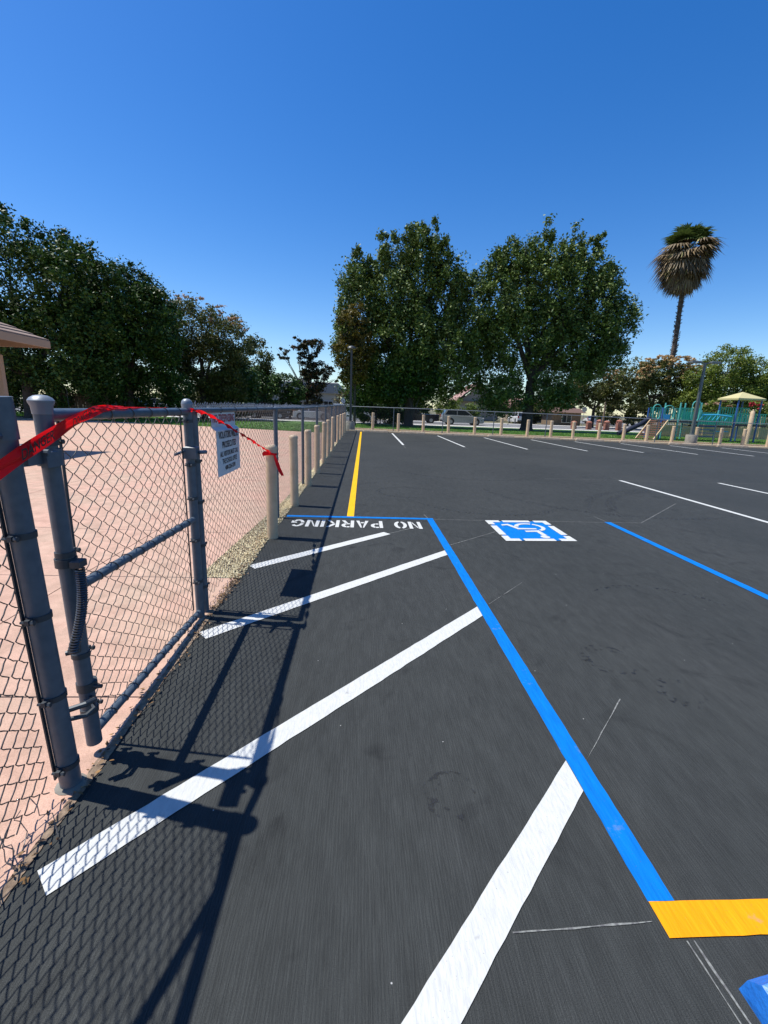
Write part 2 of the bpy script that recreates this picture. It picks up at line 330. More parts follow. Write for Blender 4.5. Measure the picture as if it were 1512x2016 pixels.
def blades(name, n, fx, fyy, h, label):
    x = fx(RNG.random(n)); y = fyy(x, RNG.random(n)); a = RNG.random(n)*6.28; wd = RNG.uniform(.012, .03, n); hh = RNG.uniform(.5, 1.2, n)*h
    dx, dy = np.cos(a)*wd, np.sin(a)*wd; lx, ly = RNG.normal(0, .03, n), RNG.normal(0, .03, n)
    z0 = np.full(n, .0)
    V = np.stack([np.stack([x-dx, y-dy, z0], -1), np.stack([x+dx, y+dy, z0], -1), np.stack([x+lx, y+ly, hh], -1)], 1).reshape(-1, 3)
    return tag(np_obj(name, V, np.arange(n*3).reshape(-1, 3), M_BLADE, kind='stuff'), label, 'grass')
blades('grass', 45000, lambda u: -1+u*46, lambda x, u: fy(x, 1.15)+u**1.6*11, .075, 'mown green lawn between the far kerb and the street')
blades('grass', 26000, lambda u: -42+u*40.6, lambda x, u: slab_f(x)+.1+u**1.6*11, .085, 'green lawn behind the pink concrete yard')

# ------------------------------------------------------------------ paint on the asphalt
def stripe(a, b, w_, mt, name='painted_stripe', label=None, z=.004, ends=None, parent=lot, jit=.0011):
    """a,b centreline ends; ends=(x) clips both edge lines at x=const"""
    a, b = Vector((a[0], a[1], 0)), Vector((b[0], b[1], 0)); d = b-a; L = d.length; d.normalize(); nn = Vector((-d.y, d.x, 0))
    k = max(3, min(160, int(L/.06))); vv = []
    for i in range(k+1):
        p = a + d*(L*i/k); j = .35 if L/k > .1 else 1
        for sgn in (-1, 1):
            q = p + nn*sgn*(w_/2+random.gauss(0, jit*j))
            if ends is not None and i == k: q = q + d*((ends-q.x)/d.x)
            vv.append((q.x, q.y, z))
    o = MB().add(vv, [(2*i, 2*i+2, 2*i+3, 2*i+1) for i in range(k)]).build(name, mt, parent)
    if label: o['label'] = label
    return o
BX = 1.05
stripe((BX, 1.115), (BX, 6.375), .095, M_BLUE, label='long blue stripe between the hatched aisle and the stall')
stripe((-1.08, 6.425), (BX+.048, 6.425), .09, M_BLUE, label='blue stripe closing the hatched aisle')
stripe((3.82, 6.46), (3.82, .2), .1, M_BLUE, label='blue stripe on the far side of the marked stall')
stripe((1.005, 1.062), (5, 1.062), .105, M_YELL, label='orange yellow stripe at the near end of the stall')
stripe((-.145, 6.475), (-.06, 30.4), .105, M_YELL2, label='yellow stripe running along the side fence')
stripe((-1.075, 4.26), (.36, 5.60), .125, M_WHITE, label='short white hatch stripe nearest the lettering')
for a, b in [((-1.09, 2.885), (1.0, 4.83)), ((-1.045, 1.22), (1.0, 3.318)), ((.05, .655), (1.0, 1.645))]:
    stripe(a, b, .118, M_WHITE, ends=1.0005, name='hatch_stripe')
for (a, b) in [((2.0, 29.7), (1.9, 20.3)), ((4.85, 28.6), (4.7, 20.2)), ((7.75, 28.1), (7.55, 19.95)), ((10.55, 27.5), (10.38, 20.0)), ((13.1, 27), (13.1, 20.1)), ((15.75, 26.5), (15.65, 20)), ((18.5, 26), (18.4, 20)), ((21.25, 25.4), (21.1, 20.2)), ((24, 24.8), (23.9, 20)), ((6.64, 10.95), (6.64, 3)), ((9.3, 10.97), (9.3, 4)), ((12.05, 11), (12.05, 4))]:
    stripe(a, b, .1, M_WHITE, name='stall_stripe')
for a, b in [((1.584, 3.956), (1.113, 3.454)), ((1.533, 2.188), (1.104, 1.735)), ((1.113, 6.40), (1.86, 6.407)), ((2.85, 6.43), (4.356, 6.456)), ((1.11, 5.13), (1.86, 5.78)), ((.40, 5.60), (.82, 5.97)), ((.511, 1.035), (.98, 1.056)), ((1.056, 1.0), (1.07, .72)), ((1.078, 1.0), (1.10, .68)), ((3.80, 6.83), (3.82, 6.48)), ((1.0, 6.71), (1.02, 6.48)), ((6.72, 11.6), (6.66, 10.97)), ((4.672, 10.95), (12.8, 11.03)), ((4.356, 6.456), (6.057, 8.059)), ((1.88, 20.2), (1.85, 18.7)), ((4.68, 20.1), (4.65, 18.9))]:
    L = math.dist(a, b); stripe(a, b, .0042 if a[1] < 4 else .009, M_CHALK, 'chalk_line', z=.0025, jit=.0012)
# stencilled NO PARKING, readable from the far side
def arcband(cx, cy, rx, ry, t0, t1, wd, n=14):
    o_, i_ = [], []
    for k in range(n+1):
        t = R(t0+(t1-t0)*k/n); o_.append((cx+rx*math.cos(t), cy+ry*math.sin(t))); i_.append((cx+(rx-wd)*math.cos(t), cy+(ry-wd*1.15)*math.sin(t)))
    return o_ + i_[::-1]
def quads(p): return p
W = .27
GL = {
 'N': (1.0, [[(0, 0), (W, 0), (W, 2), (0, 2)], [(1-W, 0), (1, 0), (1, 2), (1-W, 2)], [(W+.05, 1.55), (1-W-.05, .0), (1-W-.05, .45), (W+.05, 2)]]),
 'O': (1.0, [arcband(.46, 1, .46, 1, 98, 262, W), arcband(.54, 1, .46, 1, 82, -82, W)]),
 'P': (.95, [[(0, 0), (W, 0), (W, 2), (0, 2)], [(W+.06, 1.7), (.6, 1.7), (.6, 2), (W+.06, 2)], [(W+.06, .75), (.6, .75), (.6, 1.05), (W+.06, 1.05)], arcband(.5, 1.375, .45, .625, 80, -80, W)]),
 'A': (1.0, [[(0, 0), (W, 0), (.47, 2), (.36, 2)], [(1-W, 0), (1, 0), (.64, 2), (.53, 2)], [(.36, .42), (.64, .42), (.59, .75), (.41, .75)]]),
 'R': (1.0, [[(0, 0), (W, 0), (W, 2), (0, 2)], [(W+.06, 1.7), (.6, 1.7), (.6, 2), (W+.06, 2)], [(W+.06, .85), (.6, .85), (.6, 1.12), (W+.06, 1.12)], arcband(.5, 1.42, .47, .58, 80, -80, W), [(.48, .78), (.72, .78), (1.0, 0), (.72, 0)]]),
 'K': (1.0, [[(0, 0), (W, 0), (W, 2), (0, 2)], [(W+.06, 1.0), (W+.06, 1.35), (.72, 2), (1.0, 2), (.5, 1.06)], [(W+.1, .92), (.52, 1.0), (1.02, 0), (.74, 0)]]),
 'I': (W, [[(0, 0), (W, 0), (W, 2), (0, 2)]]),
 'G': (1.05, [arcband(.5, 1, .5, 1, 40, 172, W), arcband(.5, 1, .5, 1, 188, 330, W), [(.58, .98), (1.03, .98), (1.03, .35), (.78, .35), (.78, .74), (.58, .74)]]),
}
def letter_polys(ch, ox, s, hy):
    return [[(ox - x*s, hy - y*.187) for x, y in p] for p in GL[ch][1]]
ox = .868; S_ = .178
for ch in 'NO PARKING':
    if ch == ' ': ox -= .135; continue
    mb = MB()
    for p in letter_polys(ch, ox, S_, 6.222):
        mb.sheet(p, .004)
    if True:
        o = mb.build('painted_letter', M_WHITE, lot); o['label'] = 'white stencilled letter ' + ch
    ox -= GL[ch][0]*S_ + .028
def tyre_mat():
    M = bpy.data.materials.new('tyre_rubber_mark'); M.use_nodes = True; t = M.node_tree; b = t.nodes['Principled BSDF']; b.inputs['Base Color'].default_value = (.016, .017, .018, 1); b.inputs['Roughness'].default_value = .6
    g_ = t.nodes.new('ShaderNodeNewGeometry'); n_ = t.nodes.new('ShaderNodeTexNoise'); n_.inputs['Scale'].default_value = 26; n_.inputs['Detail'].default_value = 6; t.links.new(g_.outputs['Position'], n_.inputs['Vector'])
    r_ = t.nodes.new('ShaderNodeValToRGB'); r_.color_ramp.elements[0].position = .52; r_.color_ramp.elements[1].position = .75; t.links.new(n_.outputs[0], r_.inputs[0]); t.links.new(r_.outputs[0], b.inputs['Alpha']); return M
M_TYRE = tyre_mat()
def tyre_arc(cx, cy, r, t0, t1, w_, name='tyre_mark'):
    vv = []; k = 40
    for i in range(k+1):
        t = R(t0+(t1-t0)*i/k); f = min(1, 6*min(i/k, 1-i/k))
        for sg_ in (-1, 1): vv.append((cx+(r+sg_*w_*f/2)*math.cos(t), cy+(r+sg_*w_*f/2)*math.sin(t), .0018))
    MB().add(vv, [(2*i, 2*i+1, 2*i+3, 2*i+2) for i in range(k)]).build(name, M_TYRE, lot)
for a_ in [(.9, 8.6, .55, 20, 300, .10), (.75, 8.9, .9, 60, 200, .07), (2.3, 8.2, 1.4, 200, 330, .14), (5.2, 9.4, 2.6, 180, 300, .16), (7.5, 6.4, 3.2, 95, 170, .18), (7.3, 6.2, 3.5, 90, 165, .16), (4.6, 18.2, 5, 60, 130, .5), (10, 14.5, 6.5, 60, 120, .5), (16, 13.5, 7, 60, 125, .5), (2.6, 3.2, .7, 10, 130, .06), (1.7, 2.6, .16, 0, 330, .07), (1.95, 2.25, .12, 20, 350, .06), (.42, 1.55, .10, 0, 320, .06), (3.0, 12.6, 2.2, 200, 320, .15)]: tyre_arc(*a_)
# wheelchair emblem
U0, V0, UW, VW = 1.868, 5.335, .955, 1.06
uv = lambda u, v: (U0+u*UW + .012*v, V0+v*VW + .05*u)
em = MB().sheet([uv(u, v) for u, v in ((.035, .035), (.965, .035), (.965, .965), (.035, .965))], .004).build('emblem_field', M_BLUE, lot); em['label'] = 'blue square of the wheelchair emblem'
mb = MB(); bw = .098; g2 = .024; q1, q2 = .245, .735
def rect(u0, v0, u1, v1): mb.sheet([uv(u0, v0), uv(u1, v0), uv(u1, v1), uv(u0, v1)], .008)
for v0 in (0, 1-bw): rect(q1+g2, v0, q2-g2, v0+bw)
for u0 in (0, 1-bw): rect(u0, q1+g2, u0+bw, q2-g2)
for cu, cv in ((0, 0), (1, 0), (1, 1), (0, 1)):
    su, sv = (1 if cu == 0 else -1), (1 if cv == 0 else -1)
    L_ = [(cu, cv), (cu+su*(q1-g2), cv), (cu+su*(q1-g2), cv+sv*bw), (cu+su*bw, cv+sv*bw), (cu+su*bw, cv+sv*(q1-g2)), (cu, cv+sv*(q1-g2))]
    mb.sheet([uv(*p) for p in (L_ if su*sv > 0 else L_[::-1])], .008)
mb.build('emblem_border', M_WHITE, lot)
fig = MB()
wp = lambda P_: fig.sheet(P_, .008)
wp([(2.055, 6.10), (2.135, 6.13), (2.222, 5.915), (2.505, 5.93), (2.505, 5.985), (2.262, 5.985), (2.17, 6.21), (2.055, 6.165)][::-1])
wp([(2.292, 5.78), (2.292, 5.845), (2.505, 5.88), (2.525, 5.62), (2.455, 5.61), (2.443, 5.80)][::-1])
wp([(2.468+.062*math.cos(t*.3927), 5.555+.062*math.sin(t*.3927)) for t in range(16)])
def wheel_arc(t0, t1):
    o_, i_ = [], []
    for k in range(15):
        t = R(t0+(t1-t0)*k/14); o_.append((2.44+.215*math.cos(t), 6.045+.215*math.sin(t))); i_.append((2.44+.158*math.cos(t), 6.045+.158*math.sin(t)))
    wp(o_+i_[::-1])
wheel_arc(68, 175); wheel_arc(-62, 60)
fo = fig.build('emblem_figure', M_WHITE, lot); fo['label'] = 'white wheelchair figure painted on the blue square'

# ================================================================== FENCES
def wire_net(p0, p1, zb0, zb1, zt0, zt1, r=.0024, cw=.118, ch=.074, sides=3, sub=2, tips=True, bulge=0.0):
    """woven chain link between two ground points; bottom and top heights at both ends"""
    p0, p1 = np.array(p0, float), np.array(p1, float); L = np.linalg.norm(p1-p0); d = (p1-p0)/L; nrm = np.array([-d[1], d[0]])
    K = max(2, int(round(L/(cw/2)))); cw = 2*L/K
    H_ = ((zt0-zb0)+(zt1-zb1))/2; J = max(2, int(round(H_/(ch/2))))
    ks = np.arange(K)[:, None]; Np = J*sub+1; tt = np.arange(Np)[None]/sub; j0 = np.floor(tt-1e-9).astype(int).clip(0, J-1); fr = tt-j0
    xa = ks+((j0+ks) % 2); xb = ks+((j0+1+ks) % 2)
    bow = np.where(xb > xa, .09, -.02)*np.sin(fr*math.pi)
    X = (xa+(xb-xa)*fr + bow)*cw/2
    Z = tt/J + np.zeros_like(X)
    side = np.where(((xa+(xb-xa)*fr)-ks) > .5, 1, -1)*.0028*np.abs(np.cos(fr*math.pi))
    X = X.clip(0, L); u = X/L
    zb = zb0+(zb1-zb0)*u; zt = zt0+(zt1-zt0)*u; ZZ = zb+(zt-zb)*Z
    jx = RNG.normal(0, .0012, X.shape); ZZ = ZZ + RNG.normal(0, .0012, X.shape)
    side = side + bulge*np.sin(u*math.pi*2.3)*np.sin(Z*math.pi)
    A = np.stack([p0[0]+d[0]*(X+jx)+nrm[0]*side, p0[1]+d[1]*(X+jx)+nrm[1]*side, ZZ], -1)   # K,Np,3
    T = np.gradient(A, axis=1); T /= np.linalg.norm(T, axis=2, keepdims=True)+1e-9
    nn = np.array([nrm[0], nrm[1], 0.]); B = np.cross(T, nn); B /= np.linalg.norm(B, axis=2, keepdims=True)+1e-9
    rings = [A + r*(math.cos(2*math.pi*q/sides+.3)*nn + math.sin(2*math.pi*q/sides+.3)*B) for q in range(sides)]
    V = np.stack(rings, 2).reshape(-1, 3)
    idx = np.arange(K*Np*sides).reshape(K, Np, sides); a = idx[:, :-1]; b = idx[:, 1:]
    F = np.stack([a, np.roll(a, -1, 2), np.roll(b, -1, 2), b], -1).reshape(-1, 4)
    return V, F
def knuckles(mb, p0, p1, z0, z1, step=.1, r=.0022, h=.045):
    p0, p1 = Vector((*p0, 0)), Vector((*p1, 0)); L = (p1-p0).length; d = (p1-p0)/L; k = int(L/step)
    for i in range(k):
        t = (i+.5)/k; p = p0+(p1-p0)*t; z = z0+(z1-z0)*t; l = random.uniform(.7, 1.1)*h; s = random.uniform(-.3, .3)
        a = [p-d*.02+Vector((0, 0, z-.015)), p-d*.012+Vector((0, 0, z+l*.55)), p+d*(.004+s*.02)+Vector((0.004, 0, z+l)), p+d*.016+Vector((0, 0, z+l*.5)), p+d*.006+Vector((0, 0, z+l*.15)), p-d*.012+Vector((0, 0, z+l*.35))]
        mb.tube(a, r, 4)
def post(mb, x, y, z0, z1, r, n=16): mb.tube([(x, y, z0), (x, y, z1)], r, n)
def cap_profile(r): return [(r*1.16, -.035), (r*1.18, -.008), (r*1.2, 0), (r*1.05, .012), (r*.75, .026), (r*.35, .036), (.002, .04)]
def bands(parent, x, y, r, zs, side=(0, 1)):
    for z in zs:
        mb = MB(); mb.lathe([(r+.0015, -.011), (r+.005, -.011), (r+.005, .011), (r+.0015, .011)], (x, y, z), 16)
        ex, ey = x+side[0]*(r+.02), y+side[1]*(r+.02)
        mb.box((x+side[0]*(r+.012)+.002, y+side[1]*(r+.012), z), (.016 if side[1] else .03, .03 if side[1] else .016, .02))
        mb.tube([(ex-.022, ey, z), (ex+.026, ey, z)], .0055, 6); mb.tube([(ex+.018, ey, z), (ex+.027, ey, z)], .010, 6)
        mb.build('tension_band', M_BAND, parent, True)
def ties(parent, p0, p1, r, n_, name='tie_wire'):
    p0, p1 = Vector(p0), Vector(p1); d = (p1-p0).normalized(); u = d.cross(Vector((1, 0, 0))).normalized(); v = d.cross(u)
    for i in range(n_):
        c = p0+(p1-p0)*((i+.6)/n_) ; pts = []
        for k in range(13):
            t = 2*math.pi*k/12*1.04; pts.append(c + (u*math.cos(t)+v*math.sin(t))*(r+.003) + d*(.05*(k/12-.5)))
        MB().tube(pts, .0024, 4).build(name, M_WIRE, parent, True)
FX = -1.195; RZ = 1.545
railz = lambda y: float(np.interp(y, [0, 3.2, 9, 13, 20, 31], [1.535, 1.538, 1.545, 1.575, 1.63, 1.70]))

# --- near panel beside the camera
nf = thing('chain_link_fence', (FX, 1.62, 0), 'grey chain link fence panel nearest the camera with thick end post', 'fence', 'chain link fence runs')
NL = lambda z: 1.622-.046*z
mb = MB(); mb.tube([(FX, NL(-.05), -.05), (FX, NL(1.5), 1.50)], .039, 20); mb.build('end_post', M_POST, nf, True)
MB().tube([(FX, NL(1.455), 1.455), (FX, NL(1.595), 1.595)], .044, 20).build('post_cap', M_POST, nf, True)
MB().tube([(FX, 1.53, 1.535), (FX, -2.6, 1.535)], .021, 12).build('top_rail', M_POST, nf, True)
MB().tube([(FX+.01, 1.52, 1.47), (FX+.01, 1.30, 1.50), (FX+.01, -1.2, .03)], .017, 10).build('diagonal_brace', M_POST, nf, True)
mb = MB(); post(mb, FX, -1.25, -.05, 1.56, .03); mb.build('line_post', M_POST, nf, True)
V, F = wire_net((FX-.034, 1.548), (FX-.04, -1.2), .04, .04, 1.545, 1.545, r=.0026, cw=.092, sides=4, sub=3, bulge=.012); np_obj('wire_mesh', V, F, M_WIRE, nf, True)
V, F = wire_net((FX-.045, -1.3), (FX-.045, -2.6), .04, .04, 1.545, 1.545, r=.0026, sides=3, sub=2); np_obj('wire_mesh', V, F, M_WIRE, nf, True)
MB().bar((FX-.03, NL(.07)-.036, .07), (FX-.03, NL(1.53)-.036, 1.53), .006, .014).build('tension_bar', M_BAND, nf)
for z in (.12, .45, .80, 1.12): bands(nf, FX, NL(z), .039, (z,), (0, -1))
MB().lathe([(.062, -.01), (.058, .010), (.048, .016), (.043, .018)], (FX, 1.62, .0), 14).build('concrete_footing', M_CONC, nf, True)
# loose wire ends at the foot of the near panel
mb = MB()
for i in range(18):
    y = 1.46-i*.05; x = FX-.04; p = [(x, y, .10)]
    for k in range(5): p.append((p[-1][0]+random.uniform(-.01, .045), p[-1][1]+random.uniform(-.04, .03), max(.012, p[-1][2]-.022+random.uniform(-.012, .016))))
    mb.tube(p, .0019, 4)
tag(mb.build('loose_wire_ends', M_WIRE, nf, True), kind='stuff')

# --- gate leaf
gt = thing('chain_link_gate', (FX, 1.80, .07), 'grey pipe gate filled with chain link standing between two posts', 'gate')
GY0, GY1 = 1.80, 3.165
GH = lambda z: 1.802-.028*z
mb = MB(); mb.tube([(FX, GH(.065), .065), (FX, GH(1.565), 1.565)], .0315, 18); mb.build('hinge_upright', M_POST, gt, True)
MB().lathe([(.033, -.05), (.036, -.02), (.042, -.008), (.043, 0), (.036, .010), (.022, .018), (.002, .021)], (FX, GH(1.585), 1.585), 18).build('upright_cap', M_CAP, gt, True)
mb = MB(); post(mb, FX, GY1, .02, 1.565, .030, 18); mb.build('latch_upright', M_POST, gt, True)
MB().lathe([(.033, -.045), (.037, -.004), (.037, 0), (.032, .018), (.02, .030), (.002, .034)], (FX, GY1, 1.585), 18).build('upright_cap', M_CAP, gt, True)
MB().tube([(FX, GH(1.532), 1.532), (FX, GY1, 1.532)], .0245, 14).build('top_rail', M_POST, gt, True)
MB().tube([(FX, GY0, .815), (FX, GY1, .775)], .0215, 14).build('middle_rail', M_POST, gt, True)
MB().tube([(FX, GY0, .115), (FX, GY1, .055)], .0215, 14).build('bottom_rail', M_POST, gt, True)
V, F = wire_net((FX-.026, GY0+.075), (FX-.026, GY1-.06), .10, .045, 1.535, 1.535, r=.0023, sides=4, sub=3, bulge=.006); np_obj('wire_mesh', V, F, M_WIRE, gt, True)
MB().box((FX-.026, GY0+.075, .82), (.005, .014, 1.40)).build('tension_bar', M_BAND, gt); MB().box((FX-.026, GY1-.062, .80), (.005, .014, 1.42)).build('tension_bar', M_BAND, gt)
[bands(gt, FX, GH(z), .0315, (z,), (0, 1)) for z in (.24, .52, .98, 1.43)]; bands(gt, FX, GY1, .030, (.3, .62, .93, 1.17, 1.47), (0, -1))
ties(gt, (FX, GY0+.25, 1.532), (FX, GY1-.1, 1.532), .0245, 5); ties(gt, (FX, GY0+.08, .813), (FX, GY1-.1, .778), .0215, 9); ties(gt, (FX, GY0+.08, .112), (FX, GY1-.1, .06), .0215, 11)
# hinges
mb = MB(); mb.box((FX, 1.675, 1.395), (.05, .12, .075), bevel=.006); mb.lathe([(.036, -.032), (.043, -.032), (.043, .032), (.036, .032)], (FX, GH(1.375), 1.375), 16); mb.box((FX+.03, 1.72, 1.372), (.025, .07, .06), bevel=.004); mb.tube([(FX+.02, 1.69, 1.40), (FX+.05, 1.69, 1.40)], .011, 8)
mb.build('upper_hinge', M_POST, gt, True)
mb = MB(); mb.tube([(FX, 1.672, .33), (FX+.05, 1.70, .335), (FX+.06, 1.745, .325), (FX+.03, 1.775, .31), (FX+.005, 1.765, .30)], .012, 8); mb.tube([(FX, 1.672, .285), (FX+.045, 1.70, .28), (FX+.058, 1.74, .285), (FX+.03, 1.775, .295)], .010, 8); mb.lathe([(.0355, -.02), (.041, -.02), (.041, .02), (.0355, .02)], (FX, GY0, .36), 16); mb.tube([(FX+.03, 1.79, .36), (FX+.07, 1.79, .36)], .009, 8)
mb.build('lower_hinge', M_BAND, gt, True)
# spring closer
pts = []; NT = 34
for k in range(NT*9+1):
    t = k/(NT*9); c = Vector((FX+.062+.012*math.sin(t*3.1), 1.755-.105*t+.018*math.sin(t*math.pi), .925-.31*t)); a = k*2*math.pi/9
    pts.append(c+Vector((.0165*math.cos(a), .0165*math.sin(a), 0)))
MB().tube(pts, .0042, 5).build('spring_closer', M_SPRING, gt, True)
mb = MB(); mb.lathe([(.0355, -.018), (.041, -.018), (.041, .018), (.0355, .018)], (FX, GH(.945), .945), 16); mb.box((FX+.055, 1.762, .945), (.04, .05, .03), bevel=.004);
mb.build('spring_bracket', M_BAND, gt, True)
mb = MB(); mb.tube([(FX+.06, 1.67, .60), (FX+.06, 1.67, .64)], .02, 10); mb.tube([(FX+.03, 1.655, .60), (FX+.075, 1.675, .605)], .010, 8); mb.build('spring_anchor', M_BAND, gt, True)
# fork latch
mb = MB(); mb.box((FX+.012, GY1, 1.255), (.085, .075, .085), bevel=.008); mb.tube([(FX+.045, GY1+.02, 1.255), (FX+.075, GY1+.10, 1.25)], .014, 10); mb.tube([(FX-.03, GY1-.03, 1.265), (FX-.05, GY1-.13, 1.25)], .010, 8); mb.lathe([(.018, -.01), (.024, 0), (.018, .01)], (FX+.07, GY1+.02, 1.255), 12)
mb.build('latch', M_POST, gt, True)

# --- long side fence
sf = thing('chain_link_fence', (FX, 3.26, 0), 'long chain link fence running from the gate along the tan bollards', 'fence', 'chain link fence runs')
mb = MB(); post(mb, FX, 3.262, -.05, 1.53, .031, 18); mb.build('latch_post', M_POST, sf, True)
py = [6.30, 9.15, 12.0, 14.85, 17.7, 20.5, 23.4, 26.3, 29.2, 32.4]
for y in py:
    mb = MB(); post(mb, FX, y, -.05, railz(y)-.015, .029, 12); mb.build('line_post', M_POST, sf, True)
    MB().lathe([(.031, -.04), (.034, -.01), (.034, .0), (.03, .02), (.012, .034), (.002, .036)], (FX, y, railz(y)-.005), 12).build('loop_cap', M_POST, sf, True)
yy = [3.262]+py
for i in range(len(py)):
    a, b = yy[i], yy[i+1]
    MB().tube([(FX, a, railz(a)), (FX, b+.01, railz(b))], .0205, 12).build('top_rail', M_POST, sf, True)
    x_ = FX-.026
    V, F = wire_net((x_, a+.05), (x_, b), .04, .04, railz(a)+.02, railz(b)+.02, r=.0021 if i < 3 else .0026, ch=.074 if i < 4 else .11, sides=4 if i < 1 else 3, sub=3 if i < 1 else 2, bulge=.005); np_obj('wire_mesh', V, F, M_WIRE, sf, True)
    mb = MB(); knuckles(mb, (x_, a+.05), (x_, b), railz(a)+.02, railz(b)+.02, step=.05 if i < 3 else .1, r=.0021); tag(mb.build('twisted_tips', M_CAP if i < 2 else M_POST, sf, True), kind='stuff')
ties(sf, (FX, 3.6, railz(3.6)), (FX, 6.2, railz(6.2)), .0205, 6); ties(sf, (FX, 6.4, railz(6.4)), (FX, 9, railz(9)), .0205, 5)
bands(sf, FX, 3.262, .031, (.22, .55, .88, 1.18), (0, 1)); MB().box((FX-.026, 3.315, .8), (.005, .014, 1.45)).build('tension_bar', M_BAND, sf)

# --- far fence behind the far bollards
ff = thing('chain_link_fence', (FX, fy(FX, .35), 0), 'far chain link fence across the end of the parking lot', 'fence', 'chain link fence runs')
frz = lambda x: float(np.interp(x, [-1, 6, 12, 18, 25, 40], [1.66, 1.655, 1.60, 1.53, 1.46, 1.36]))
fxs = [-1.19+3.42*i for i in range(13)]
for i, x in enumerate(fxs):
    y = fy(x, .35); mb = MB(); post(mb, x, y, -.05, frz(x), .03, 10); mb.build('line_post', M_POST, ff, True)
    if i:
        a = fxs[i-1]
        MB().tube([(a, fy(a, .35), frz(a)), (x, y, frz(x))], .022, 10).build('top_rail', M_CAP, ff, True)
        V, F = wire_net((a, fy(a, .35)), (x, y), .04, .04, frz(a), frz(x), r=.0026, ch=.11, sides=3, sub=2); np_obj('wire_mesh', V, F, M_BAND, ff, True)

# ------------------------------------------------------------------ bollards
def bollard_mesh(r, h):
    mb = MB(); mb.lathe([(r, -.05), (r, h-.05), (r*1.06, h-.048), (r*1.06, h-.022), (r*.93, h-.006), (r*.72, h), (r*.7, h-.006), (.004, h-.006)], (0, 0, 0), 18)
    return mb
def bollard(x, y, h, r, label, grp):
    t = thing('bollard', (x, y, 0), label, 'bollard', grp, world=False); t.rotation_euler = (R(random.uniform(-.9, .9)), R(random.uniform(-.9, .9)), random.random()*6)
    m1 = MB(); m1.lathe([(r, -.05), (r, h-.055)], (0, 0, 0), 18); m1.build('sleeve', M_BOLL, t, True)
    m2 = MB(); m2.lathe([(r*1.07, h-.055), (r*1.07, h-.03), (r*.98, h-.012), (r*.80, h-.004), (r*.78, h), (.004, h)], (0, 0, 0), 18); m2.build('domed_cap', M_BOLL, t, True)
    return t
ordw = ['nearest', 'second', 'third', 'fourth', 'fifth', 'sixth', 'seventh', 'eighth', 'ninth', 'tenth', 'farthest', 'twelfth', 'thirteenth', 'fourteenth', 'fifteenth', 'sixteenth', 'seventeenth']
SB = [(5.30, 1.135), (7.13, 1.14), (9.02, 1.135), (10.8, 1.155), (12.75, 1.17), (14.5, 1.185), (16.5, 1.235), (20.2, 1.22), (22.8, 1.24), (25.5, 1.245), (28.3, 1.25)]
for i, (y, h) in enumerate(SB):
    lb = 'tan bollard beside the fence with red tape tied to it' if i == 0 else 'tan bollard, %s from the camera in the row along the side fence' % ordw[i]
    bollard(-1.07, y, h, .066, lb, 'tan bollards along the side fence')
FBX = [.75, 2.55, 4.28, 6.0, 7.75, 9.5, 11.2, 12.7, 14.1, 15.7, 17.2, 18.6, 20.1, 21.5, 22.9, 24.2, 25.6]
FBH = [1.27, 1.27, 1.25, 1.23, 1.21, 1.20, 1.18, 1.17, 1.155, 1.14, 1.135, 1.13, 1.11, 1.11, 1.11, 1.10, 1.10]
for i, (x, h) in enumerate(zip(FBX, FBH)):
    bollard(x, fy(x), h, .10, 'tan bollard, %s from the left in the row across the far kerb' % ('first' if i == 0 else ('eleventh' if i == 10 else ordw[i])), 'tan bollards along the far kerb')
# wheel stops
def wheel_stop(c, L, label, mt, grp, rz=0.0, w_=.16, h=.13):
    prof = [(-w_/2, 0), (w_/2, 0), (w_/2-.012, h*.6), (w_/2-.045, h), (-w_/2+.045, h), (-w_/2+.012, h*.6)]
    vv = []; k = 24
    for i in range(k+1):
        t = i/k; e = min(t, 1-t)*L; sh = 1 if e > .05 else .72+.28*e/.05
        for (y, z) in prof: vv.append((-L/2+L*t + random.gauss(0, .002), y*(.96+.04*sh)+random.gauss(0, .0015), z*sh+(random.gauss(0, .0018) if z else 0)))
    n_ = len(prof); fs_ = [tuple(reversed(range(n_))), tuple(k*n_+j for j in range(n_))]
    for i in range(k):
        for j in range(n_): fs_.append((i*n_+j, (i+1)*n_+j, (i+1)*n_+(j+1) % n_, i*n_+(j+1) % n_))
    o = MB().add(vv, [f[::-1] for f in fs_]).build('wheel_stop', mt); o.location = c; o.rotation_euler = (0, 0, rz)
    return tag(o, label, 'wheel stop', grp)
wheel_stop((2.05, .80, 0), 1.85, 'bright blue painted concrete wheel stop in the near right corner', M_BLUEWS, 'wheel stops')
for i, x in enumerate([.95, 3.4, 6.2, 9.1, 11.9, 14.5, 17.1, 19.9, 22.6]):
    wheel_stop((x, fy(x, -1.45), 0), 1.7, 'weathered tan concrete wheel stop, %s from the left along the far kerb' % ('first' if i == 0 else ordw[i]), M_STOP, 'wheel stops', math.atan(FB), .2, .15)

